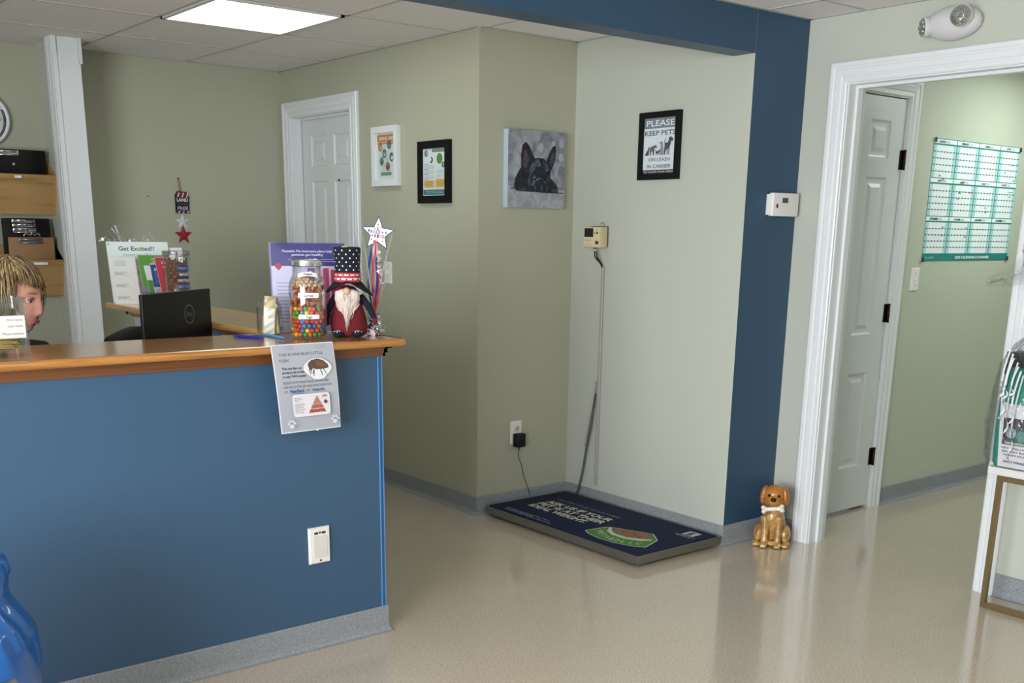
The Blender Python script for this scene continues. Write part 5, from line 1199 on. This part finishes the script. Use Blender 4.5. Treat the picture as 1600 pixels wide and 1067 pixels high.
t = thing('keyring_tag', (1.545, yK-.158, 1.68), 'small silver charm hanging on the front black clipboard', 'charm')
mb = MB().prism(star_pts(.010, .004, .5), (1.545, yK-.1135, 1.690), (1, 0, 0), Z, (0, -1, 0), .001); mb.build('charm', M_chrome, t)
for i in range(3):
    clipboard(1.592-.002*i, yK-.022-.012*i, 1.045, .238, .372-.022*i+.008, M_black, M_chrome, ('rearmost black clipboard, its chrome clip highest in the lower oak pocket', 'middle black clipboard in the lower oak pocket, second chrome clip down', 'front black clipboard in the lower oak pocket, third chrome clip down')[i], cl=-.012, lean=-.06)
t = clipboard(1.600, yK-.062, 1.045, .228, .285, M_hard, mat('clip_steel', '#8f9293', .3, .9), 'brown hardboard clipboard at the front of the lower oak pocket', cl=-.005, lean=-.10)
mb = MB().tube(smooth([(-.04, -.014, .292), (-.03, -.016, .305), (-.005, -.016, .298), (.0, -.016, .315), (.012, -.016, .298), (.035, -.014, .306), (.04, -.014, .292)]), .0045, 8); mb.build('clip_lever', mat('clip_steel', '#8f9293', .3, .9), t, True)

# clock
t = thing('wall_clock', (1.435, yK, 1.908), 'round white rimmed wall clock at the left frame edge', 'clock')
M_ = rot_to((1.435, yK, 1.908), (0, -1, 0))
MB().lathe([(.130, 0), (.136, .012), (.136, .030), (.130, .038), (.122, .038), (.118, .028)], n=64, M=M_, cap=False).build('rim', M_white, t)
MB().lathe([(.120, .024), (.113, .026), (.107, .020)], n=64, M=M_, cap=False).build('inner_ring', mat('navy_ring', '#18222c', .4), t)
MB().lathe([(.110, .018), (0, .018)], n=64, M=M_, cap=False).build('dial', mat('dial_white', '#d5d8d4', .5), t)
A = Art((1.435, yK-.019, 1.908), (1, 0, 0), Z, [M_paper])
for i in range(12): a = PI/2-2*PI*(i+1)/12; A.text(str(i+1), .090*math.cos(a), .090*math.sin(a)-.006, .012, '#1c1c20', None, 'C')
A.build('numerals', t)
for L_, wd, a in ((.055, .005, 1.1), (.08, .0035, 2.6)): MB().prism([(-wd, -.01), (wd, -.01), (wd*.4, L_), (-wd*.4, L_)], (1.435, yK-.022, 1.908), (math.cos(a), 0, math.sin(a)), (-math.sin(a), 0, math.cos(a)), (0, -1, 0), .001).build('hand', M_black, t)
MB().lathe([(.118, .030), (.06, .036), (0, .037)], n=48, M=M_, cap=False).build('glass', M_glass, t)
for p in ((2.27, yK, 1.555),): solo('nail', MB().cyl(p, (p[0], p[1]-.008, p[2]), .004, 10), M_steel, 'small nail in the back wall left of the hanging stars', 'nail')

# ================================================================ SIDE COUNTER DISPLAY
vd = Vector((.943, -.334, 0))      # displays are turned to the reception window: this is their long direction
def leaf(name, o, w_, h_, th, label, cat, paint_, lean=.06, shear=0, d=None, group=None, m_=None):
    o = Vector(o); u = Vector(d if d else vd).normalized(); nb = Vector(Z).cross(u); V = (Vector(Z)+nb*lean+u*shear).normalized(); n_ = u.cross(V).normalized()
    t = thing(name, tuple(o), label, cat, group)
    MB().prism([(0, 0), (w_, 0), (w_, h_), (0, h_)], o, u, V, -n_, th).build('cover_stock', m_ or M_paper, t)
    A = Art(o+n_*.0002, u, V, [M_paper], .00015); A.u, A.v, A.n = u, V, n_; paint_(A, w_, h_); A.build('printing', t); return t
def p_get(A, w, h):
    A.rect(.002, .002, w-.002, h-.002, '#e3ebe8'); A.text('Get Excited!!', w*.19, h-.040, .019, '#33574c', w*.58, 'L', .02); A.text('Limited time offer', w*.26, h-.063, .011, '#5f9a9c', w*.45, 'L'); A.text('for new patients', w*.27, h-.080, .011, '#5f9a9c', w*.40, 'L'); A.ell(.010, h-.012, .003, .003, '#3c4a48', 10)
leaf('offer_sign', (1.694, 5.128, CT), .272, .278, .003, 'white offer sign with green lettering standing behind the leaflets', 'sign', p_get, -.02, -.05)
leaf('white_card', (1.80, 5.108, CT), .215, .252, .003, 'plain white card just in front of the offer sign, showing at its right', 'card', lambda A, w, h: A.rect(.002, .002, w-.002, h-.002, '#dfe4e2'), -.02, 0)
def p_w(A, w, h):
    A.rect(.001, .001, w-.001, h-.001, '#eaece8')
    A.many([(.016, h-.018-i*.006, w*.62, h-.0165-i*.006) for i in range(4)]+[(.012, h*.68-j*h*.26-i*.005, w*.60, h*.68-j*h*.26-i*.005+.0018) for j in range(3) for i in range(2)]+[(.012, h*.62-j*h*.26, w*.75, h*.62-j*h*.26+.001) for j in range(3)], '#9a9c98'); A.many([(.016, h*.64-j*h*.26, .026, h*.65-j*h*.26) for j in range(3)]+[(.030, h*.64-j*h*.26, .05, h*.648-j*h*.26) for j in range(3)], '#4c504e')
leaf('leaflet', (1.672, 5.030, CT), .112, .212, .010, 'leftmost leaflet of the display, white with small grey print', 'leaflet', p_w, -.10, -.07)
leaf('leaflet', (1.745, 5.050, CT), .105, .214, .008, 'white leaflet half hidden behind the leftmost one', 'leaflet', p_w, -.10, -.06)
def p_g(A, w, h):
    A.rect(.001, .001, w-.001, h-.001, '#5a9a35'); A.text('Preventive', w*.42, h-.022, .008, '#d8ecc8', w*.5, 'L', .02); A.text('care plans', w*.42, h-.034, .008, '#d8ecc8', w*.45, 'L', .02); A.rect(0, 0, w, h*.34, '#8a7f95'); A.rect(w*.3, 0, w, h*.18, '#d9e2ea')
leaf('leaflet', (1.800, 5.000, CT), .140, .222, .005, 'green leaflet behind the two blue ones', 'leaflet', p_g, -.06, -.10)
def p_g2(A, w, h): A.rect(.001, .001, w-.001, h-.001, '#4f8d2f'); A.rect(.001, h*.62, w-.001, h-.001, '#dfe6e2')
leaf('leaflet', (1.822, 4.975, CT), .060, .176, .004, 'narrow white and green leaflet left of the blue ones', 'leaflet', p_g2, -.06, -.16)
def p_b(A, w, h):
    A.rect(.001, .001, w-.001, h-.001, '#bcc0c9'); A.rect(.001, h*.42, w-.001, h*.97, '#27458c'); A.text('5', w*.3, h*.82, .012, '#dfe6f2', .010, 'L', .03); A.many([(w*.25, h*.5+i*.008, w*.8, h*.5+i*.008+.003) for i in range(7)], '#5f78b4'); A.many([(w*.15, h*.06+i*.010, w*.85, h*.06+i*.010+.006) for i in range(6)], '#8d93a3')
leaf('leaflet', (1.838, 4.958, CT), .050, .185, .004, 'left one of two blue and grey leaflets', 'leaflet', p_b, -.05, -.12)
leaf('leaflet', (1.866, 4.935, CT), .048, .185, .004, 'right one of two blue and grey leaflets, against the red one', 'leaflet', p_b, -.05, -.10)
def p_r(A, w, h):
    A.rect(.001, .001, w-.001, h-.001, '#c23346'); A.text('Care', w*.36, h-.030, .011, '#f0dcdc', w*.5, 'L', .03); A.text('pet', w*.40, h-.046, .011, '#f0dcdc', w*.36, 'L', .03); A.ell(w*.55, h*.12, .010, .016, '#1c1418')
leaf('leaflet', (1.856, 4.915, CT), .072, .215, .006, 'red leaflet slanting beside the treat canister', 'leaflet', p_r, -.05, -.15)
# clear leaflet rack front
t = thing('leaflet_rack', (1.84, 4.92, CT), 'clear acrylic rack in front of the coloured leaflets', 'leaflet rack')
MB().prism([(0, 0), (.14, 0), (.14, .055), (0, .055)], (1.775, 4.965, CT), vd, Z, (vd.cross(Vector(Z)))*1, .002).build('front', thin_glass('rack_acrylic', '#f6f8fa', .05, .10), t)
# treat canister
t = thing('treat_canister', (1.905, 4.86, CT), 'clear canister of brown treats with blue lettering behind the monitor', 'canister')
cc = (1.905, 4.86, CT)
MB().lathe([(0, 0), (.054, 0), (.058, .004), (.059, .02), (.0605, .238), (.058, .238), (.0565, .02), (.052, .006), (0, .006)], cc, 48, cap=False).build('canister_body', M_glass, t)
MB().lathe([(.0595, .222), (.0625, .224), (.0625, .240), (.060, .243), (.03, .243), (0, .2425)], cc, 48, cap=False).build('lid', thin_glass('clear_lid', '#dfe2e6', .08, .22), t)
mb = MB(); random.seed(31)
for k in range(28):
    a = 2*PI*k/28; mb.box((-.0015, .0595, .205), (.0035, .0618, .210), k % 2, Matrix.Translation(cc) @ Matrix.Rotation(a, 4, 'Z'))
mb.build('dotted_band', [M_black, mat('pale_dot', '#b9d3d3', .5)], t)
ca = math.atan2(-cc[1], -cc[0]); 
def wrap_text(mb, tx, a0, z, hgt, rad, mi, w=None):
    vs, fs = text_mesh(tx, .02); x0 = min(v.x for v in vs); x1 = max(v.x for v in vs); sy = hgt/.7; sx = sy if w is None else w/(x1-x0)
    mb.add([(cc[0]+rad*math.cos(a0+((v.x-x0)-(x1-x0)/2)*sx/rad), cc[1]+rad*math.sin(a0+((v.x-x0)-(x1-x0)/2)*sx/rad), z+v.y*sy) for v in vs], fs, mi)
def wrap_rect(mb, a0, wd, z0, z1, rad, mi, n=10):
    vs = []
    for i in range(n+1): a = a0-wd/2+wd*i/n; vs += [(cc[0]+rad*math.cos(a), cc[1]+rad*math.sin(a), z0), (cc[0]+rad*math.cos(a), cc[1]+rad*math.sin(a), z1)]
    mb.add(vs, [(2*i, 2*i+2, 2*i+3, 2*i+1) for i in range(n)], mi)
mb = MB(); ta = ca+.50
for i, (s_, bl) in enumerate((('TREATS', 1), ('MAKE', 0), ('EVERYTHING', 0), ('BETTER', 1))):
    z = CT+.160-i*.027
    if bl: wrap_rect(mb, ta, .95, z-.004, z+.017, .0612, 0)
    wrap_text(mb, s_, ta, z, .012, .0615, 1 if not bl else 2, .058 if i == 2 else None)
wrap_rect(mb, ta, .85, CT+.122, CT+.130, .0612, 0)
mb.build('lettering', [mat('label_blue', '#1f3f86', .5), mat('label_cream', '#dfe0de', .5), mat('label_light_blue', '#8fa9d4', .5)], t)
tr = None
for k in range(120):
    lay = k//10; a = 2*PI*(k % 10)/10+lay*.31; z = .012+lay*.0165; rad = .0415
    if tr is None:
        tr = solo('dog_treat', MB().rbox((-.0105, -.007, -.008), (.0105, .007, .008), .003), mat('brown_treat', '#7c5238', .8, var=.3, vscale=60), 'small brown treat in the clear canister', 'treat', 'treats in the canister', (0, 0, 0)); o = tr
    else: o = tr.copy(); COL.objects.link(o)
    o.location = (cc[0]+rad*math.cos(a), cc[1]+rad*math.sin(a), cc[2]+z); o.rotation_euler = (random.uniform(-.15, .15), random.uniform(-.15, .15), a+PI/2+random.uniform(-.15, .15))
# tinsel spray at the back
t = thing('tinsel_spray', (1.93, 5.148, CT), 'silver tinsel spray rising behind the offer sign', 'centrepiece')
bc2 = Vector((1.86, 5.150, CT)); mb = MB().lathe([(0, 0), (.012, 0), (.010, .03), (.004, .04), (0, .04)], tuple(bc2), 12); mb.build('foil_weight', M_foil, t)
mb = MB(); random.seed(14)
for k in range(24):
    x = random.uniform(-.15, .075); top = random.uniform(.29, .335)+(.03 if -.13 < x < -.06 else 0); P_ = [bc2+Vector((0, 0, .03)), bc2+vd*x*.4+Vector((0, .0, .16)), bc2+vd*x*.85+Vector((0, 0, top-.04)), bc2+vd*(x+random.uniform(-.015, .02))+Vector((0, 0, top))]
    mb.tube(P_, [.0005, .0006, .0009, .0011], 4, sm=False)
mb.build('tinsel_strands', M_tin, t)
mb = MB()
for k in range(16):
    x = -.19+.013*k if k < 8 else random.uniform(-.1, .06); z = .288+random.uniform(-.008, .010); u, v, n_ = frame_axes(Vector((-.3+random.uniform(-.5, .5), -1, random.uniform(-.5, .5)))); mb.prism(star_pts(.009, .0035, k), bc2+vd*x+Vector((0, 0, z)), u, v, n_, .0004)
mb.build('foil_stars', M_tin, t)

# ================================================================ MONITOR, CHAIR
ma, mbb = Vector((1.297, 3.646, 0)), Vector((1.660, 3.930, 0)); md = (mbb-ma).normalized(); mn = md.cross(Vector(Z))     # mn points to the shop side
mc = (ma+mbb)/2; t = thing('computer_monitor', (mc.x, mc.y, .74), 'black computer monitor seen from behind on the reception desk', 'monitor', rz=math.atan2(md.y, md.x))
hw = (mbb-ma).length/2
mb = MB().rbox((-hw, -.004, .150), (hw, .010, .430), .003); mb.rbox((-hw*.5, -.026, .155), (hw*.5, -.002, .235), .012); mb.build('housing', mat('matte_black_shell', '#0c0d0f', .45, spec=.3), t, True)
MB().box((-hw+.006, .0100, .158), (hw-.006, .0112, .424)).build('screen', mat('dark_screen', '#10141a', .15), t, True)
MB().rbox((-.035, -.045, .01), (.035, -.022, .225), .006).build('stand_neck', M_black, t, True); MB().rbox((-.12, -.10, .0), (.12, .08, .015), .005).build('stand_base', M_black, t, True)
A = Art((.068, -.0045, .345), (1, 0, 0), Z, [M_black], .0002); 
ring = [(.034*math.cos(a), .034*math.sin(a)) for a in [2*PI*i/40 for i in range(41)]]; ri = [(x*.93, y*.93) for x, y in ring]
for i in range(40): A.k = 3; A.poly([ring[i], ring[i+1], ri[i+1], ri[i]], '#9a9da1')
A.k = 3; A.text('DELL', 0, -.007, .014, '#6d7074', .044, 'C', .02); A.mb.build('round_logo', A.inks, t, True)

M_fab = mat('black_chair_fabric', '#0c0c10', .8, bump=.3, bscale=300)
def office_chair(loc, rz, label, zb):
    t = thing('office_chair', loc, label, 'chair', None, rz)
    MB().rbox((-.23, -.22, .44), (.23, .23, .51), .03).build('seat', M_fab, t, True)
    mb = MB(); n = 9; vs = []
    for s_ in (0, 1):
        for j in range(n+1):
            for i in range(n+1):
                u, v = (i/n-.5)*2, j/n; w_ = .215*(1-.35*max(0, v-.72)**2/.08*.5); x = u*w_; z = .58+(zb-.58)*(v if v < .85 else .85+.15*math.sin((v-.85)/.15*PI/2))-.03*u*u*(v > .7); vs.append((x, -.245-.03*v+.035*u*u+s_*.045, z))
    m = (n+1)**2; fs = []
    for j in range(n):
        for i in range(n): a = j*(n+1)+i; fs += [(a, a+1, a+n+2, a+n+1), (m+a, m+a+n+1, m+a+n+2, m+a+1)]
    for i in range(n):
        fs += [(i, m+i, m+i+1, i+1), (n*(n+1)+i, n*(n+1)+i+1, m+n*(n+1)+i+1, m+n*(n+1)+i), (i*(n+1), (i+1)*(n+1), m+(i+1)*(n+1), m+i*(n+1)), (i*(n+1)+n, m+i*(n+1)+n, m+(i+1)*(n+1)+n, (i+1)*(n+1)+n)]
    mb.add(vs, fs, 0, True); mb.build('backrest', M_fab, t, True)
    MB().tube([(0, -.12, .43), (0, -.27, .45), (0, -.29, .62), (0, -.275, .72)], .016, 10).build('back_support', M_black, t, True)
    MB().cyl((0, 0, .12), (0, 0, .44), .025, 16).build('gas_lift', M_black, t, True)
    for k in range(5):
        a = 2*PI*k/5; l = MB().tube([(0, 0, .13), (.13*math.cos(a), .13*math.sin(a), .11), (.25*math.cos(a), .25*math.sin(a), .075)], [.022, .018, .014], 10).build('leg', M_black, t, True)
        MB().cyl((.25*math.cos(a)-.012*math.sin(a), .25*math.sin(a)+.012*math.cos(a), .029), (.25*math.cos(a)+.012*math.sin(a), .25*math.sin(a)-.012*math.cos(a), .029), .029, 16).build('caster', M_black, l, True)
    return t
office_chair((1.305, 4.46, 0), math.radians(50), 'black fabric office chair, its curved back showing left of the monitor', 1.005)
office_chair((.62, 4.14, 0), math.radians(-150), 'black office chair under the receptionist behind the counter', .93)

# ================================================================ RECEPTIONIST
pc = Vector((.62, 4.10, 0)); t = thing('person', tuple(pc), 'receptionist with short blonde hair and black top, seated behind the counter looking down', 'person')
yawh, pit = math.radians(-47), math.radians(6)
HC = Vector((.893, 3.66, 1.166)); MH = Matrix.Translation(HC) @ Matrix.Rotation(yawh, 4, 'Z') @ Matrix.Rotation(pit, 4, 'Y') @ Matrix.Scale(.96, 4)
def G(x, s_): return math.exp(-(x/s_)**2)
def head_mesh():
    mb = MB(); n, k = 120, 90; vs = []
    for j in range(k+1):
        th = PI*j/k-PI/2
        for i in range(n):
            a = 2*PI*i/n; dx, dy, dz = math.cos(th)*math.cos(a), math.cos(th)*math.sin(a), math.sin(th)
            x, y, z = dx*.094, dy*.074, dz*.112
            if z < 0:
                q = (-z/.112); fl = math.cos(th)**-.45 if math.cos(th) > .05 else 1; y *= (1-.30*q**1.5)*min(fl, 1.5)
                x = x*(1-.10*q)*min(fl, 1.9) if x > 0 else x*(1-.42*q**1.2)
            if dx > 0:
                f = dx**.7
                x -= .012*f*G(z-.01, .06)*0
                x += f*(.004*G(y, .05)*G(z-.030, .018))                       # brow
                for s2 in (-1, 1):
                    x -= f*.010*G(y-s2*.031, .017)*G(z-.008, .013)            # sockets
                    x += f*.004*G(y-s2*.036, .018)*G(z+.030, .022)            # cheeks
                    x += f*.0035*G(y-s2*.013, .006)*G(z+.034, .007)           # nostril wings
                zz = max(0, min(1, (.020-z)/.052)); w_ = .0085+.007*zz
                nose = (.005+.014*zz**1.2) if -.038 < z < .022 else (.019*G(z+.038, .007) if z <= -.038 else .006*G(z-.022, .010))
                x += f*nose*G(y, w_)
                x += f*.0045*G(y, .024)*(G(z+.056, .0055)+1.05*G(z+.069, .006)); x -= f*.003*G(y, .022)*G(z+.0625, .0022)
                x -= f*.003*G(y, .028)*G(z+.081, .007); x += f*.006*G(y, .020)*G(z+.094, .011)
            vs.append((x, y, z))
    fs = [(j*n+i, j*n+(i+1) % n, (j+1)*n+(i+1) % n, (j+1)*n+i) for j in range(k) for i in range(n)]
    mb.add(vs, fs, 0, True)
    for s_ in (-1, 1):
        mb.ball((-.008, s_*.074, -.006), (.016, .008, .030), 14, 10)
    return mb
hm = head_mesh(); mb = MB(); mb.add([MH @ Vector(v) for v in hm.v], hm.f, 0, True)
neck = Vector((.845, 3.735, 1.0)); chest = Vector((.800, 3.80, .86)); pel = Vector((.64, 4.08, .57)); fb = Vector((.5, -.866, 0)); lb = Vector((.866, .5, 0))
mb.tube([HC+Vector((-.012, .012, -.055)), neck+Vector((.012, -.014, .04)), neck+Vector((0, 0, -.03))], [.047, .047, .056], 20)
mb.tube([neck+Vector((0, 0, -.02)), chest, (chest+pel)/2, pel, pel-Vector((0, 0, .05))], [.07, .130, .125, .145, .12], 24)
for s_ in (-1, 1):
    sh = neck+lb*(s_*.165)+Vector((-.005, .01, -.034)); el = sh+fb*.13+lb*s_*.05+Vector((0, 0, -.215)); wr = Vector((.86, 3.60, .775))+lb*(s_*.09)+fb*.02
    mb.tube([neck+lb*s_*.05-Vector((0, 0, .03)), sh, sh+(el-sh)*.5, el, el+(wr-el)*.4, wr], [.046, .050, .044, .036, .033, .024], 16)
    d = (wr-el); d.z = 0; d.normalize(); sd_ = d.cross(Vector(Z)); pm = wr+d*.045
    mb.tube([wr, wr+d*.03, wr+d*.085], [.024, .030, .028], 14)
    for q, L_ in zip((-.027, -.009, .009, .027), (.060, .072, .068, .052)):
        b0_ = wr+d*.080+sd_*q; mb.tube([b0_, b0_+d*L_*.5+Vector((0, 0, .004)), b0_+d*L_+Vector((0, 0, -.014))], [.0095, .0088, .0070], 10)
    th_ = wr+d*.030-sd_*s_*-.026; mb.tube([wr+d*.02+sd_*s_*.018*-1, wr+d*.045-sd_*s_*.040, wr+d*.075-sd_*s_*.048], [.012, .010, .008], 10)
    hp_ = pel+lb*s_*.09-Vector((0, 0, .03)); kn = hp_+fb*.40+Vector((0, 0, -.02)); an = Vector((kn.x-.02, kn.y+.02, .09))
    mb.tube([hp_, hp_+(kn-hp_)*.5, kn, kn+(an-kn)*.4, an], [.090, .078, .060, .055, .038], 18)
    mb.tube([an+Vector((0, 0, -.02)), an+fb*.06+Vector((0, 0, -.045)), an+fb*.15+Vector((0, 0, -.058))], [.040, .036, .028], 14)
body = mb.build('body', M_skin, t); fuse(body, .0046, 2, .4)
# clothes follow the body
mb = MB()
mb.tube([neck+Vector((.002, 0, -.018)), neck+Vector((0, 0, -.050)), chest, (chest+pel)/2, pel, pel-Vector((0, 0, .07))], [.074, .098, .145, .140, .158, .15], 28)
for s_ in (-1, 1):
    sh = neck+lb*(s_*.165)+Vector((-.005, .01, -.034)); el = sh+fb*.13+lb*s_*.05+Vector((0, 0, -.215)); wr = Vector((.86, 3.60, .775))+lb*(s_*.09)+fb*.02
    mb.tube([neck+lb*s_*.045-Vector((0, 0, .035)), neck+lb*s_*.10-Vector((0, 0, .038)), sh, sh+(el-sh)*.5, el, el+(wr-el)*.7], [.064, .070, .067, .058, .049, .039], 18)
top = mb.build('black_top', mat('black_top_fabric', '#0a0a0d', .85, bump=.3, bscale=200), t); fuse(top, .008, 4)
mb = MB()
for s_ in (-1, 1):
    hp_ = pel+lb*s_*.09-Vector((0, 0, .03)); kn = hp_+fb*.40+Vector((0, 0, -.02)); an = Vector((kn.x-.02, kn.y+.02, .09))
    mb.tube([hp_-fb*.05, hp_+(kn-hp_)*.5, kn, kn+(an-kn)*.4, an+Vector((0, 0, .02))], [.108, .09, .072, .066, .055], 18)
tr_ = mb.build('trousers', mat('dark_trousers', '#1c2030', .8), t); fuse(tr_, .01, 3)
def hp2(v): return MH @ Vector(v)
for s_ in (-1, 1):
    e = MB().ball((0, 0, 0), .0108, 16, 12, M=MH @ Matrix.Translation((.0740, s_*.031, .008))).build('eye', mat('eye_white', '#b5a69e', .3), t)
    MB().ball((0, 0, 0), (.004, .0052, .0052), 12, 8, M=MH @ Matrix.Translation((.0825, s_*.0305, .0055))).build('iris', mat('dark_iris', '#20242a', .2), e)
    MB().tube(smooth([hp2((.080, s_*.046, .009)), hp2((.0865, s_*.038, .0155)), hp2((.0885, s_*.030, .0165)), hp2((.087, s_*.021, .012))], 4), .0024, 6).build('upper_eyelid', mat('eyelid', '#96604f', .6), e)
    MB().tube(smooth([hp2((.0815, s_*.050, .030)), hp2((.0885, s_*.040, .034)), hp2((.0935, s_*.028, .033)), hp2((.095, s_*.017, .029))], 4), [.001]+[.0024]*11+[.001], 6).build('eyebrow', mat('brow_hair', '#8a6f4c', .8), t)
mb = MB(); mb.tube(smooth([hp2((.081, -.019, -.062)), hp2((.0855, -.010, -.0592)), hp2((.0868, 0, -.0597)), hp2((.0855, .010, -.0592)), hp2((.081, .019, -.062))], 4), [.0010]+[.0026]*15+[.0012], 8)
mb.tube(smooth([hp2((.081, -.018, -.0640)), hp2((.0855, -.010, -.0662)), hp2((.0868, 0, -.0668)), hp2((.0855, .010, -.0662)), hp2((.081, .018, -.0640))], 4), [.0010]+[.0030]*15+[.0012], 8); mb.build('lips', mat('lips', '#a25a54', .45), t)
# hair
M_h = [mat('dark_blonde_hair', '#5e4a30', .5, var=.25, vscale=90), mat('blonde_hair', '#8f774f', .45, var=.2, vscale=90), mat('ash_blonde_hair', '#b09a70', .45, var=.2, vscale=90)]
random.seed(77); mb = MB()
def sd3(az, el, r): return Vector((math.cos(el)*math.cos(az)*.094*r, math.cos(el)*math.sin(az)*.076*r, math.sin(el)*.112*r))
bm = bmesh.new(); bmesh.ops.create_uvsphere(bm, u_segments=40, v_segments=28, radius=1); dele = []
for v in bm.verts:
    az, el = math.atan2(v.co.y, v.co.x), math.asin(max(-1, min(1, v.co.z))); lim = math.radians(42 if abs(az) < .95 else (42-(abs(az)-.95)/.5*74 if abs(az) < 1.45 else -32-(abs(az)-1.45)*8))
    if el < lim: dele.append(v)
    v.co = sd3(az, el, 1.10)+Vector((-.004, 0, .004))
bmesh.ops.delete(bm, geom=dele, context='VERTS'); mb.bm(bm, 0, True, MH)
for k in range(2400):
    az = random.uniform(-PI, PI); A_ = abs(az); part = random.uniform(-.30, .22)
    if A_ < .95: e1 = math.radians(random.uniform(20, 44)); lift = 1.17
    elif A_ < 1.5: e1 = math.radians(random.uniform(-34, 22)); lift = 1.19
    else: e1 = math.radians(random.uniform(-58, -12)); lift = 1.23
    s0 = Vector((random.uniform(-.45, .05), part, 1)).normalized(); a0_, e0_ = math.atan2(s0.y, s0.x), math.asin(s0.z)
    d0 = s0; d1 = Vector((math.cos(e1)*math.cos(az), math.cos(e1)*math.sin(az), math.sin(e1))); om = math.acos(max(-1, min(1, d0.dot(d1)))); P_ = []
    m = 8; off = random.uniform(-.08, .07); wob = random.uniform(0, 6)
    for i in range(m+1):
        q = i/m; s_ = (d0*math.sin((1-q)*om)+d1*math.sin(q*om))/max(1e-4, math.sin(om)); r = 1.10+(lift-1.10+off)*math.sin(PI*min(1, q*.9+.08))**.7-(.0 if A_ > 1 else .02)*q
        p = Vector((s_.x*.094*r-.002, s_.y*.076*r, s_.z*.112*r+.004)); p += Vector((.003*math.sin(q*7+wob*2), .007*math.sin(q*4+wob)+.014*q*q*(1 if A_ < 1 else 0), .003*math.sin(q*8+wob)))
        P_.append(MH @ p)
    mb.tube(P_, [.0008, .0015, .0018, .0018, .0018, .0017, .0014, .0010, .0004], 4, random.choice((0, 0, 1, 1, 1, 2)))
mb.build('hair', M_h, t)
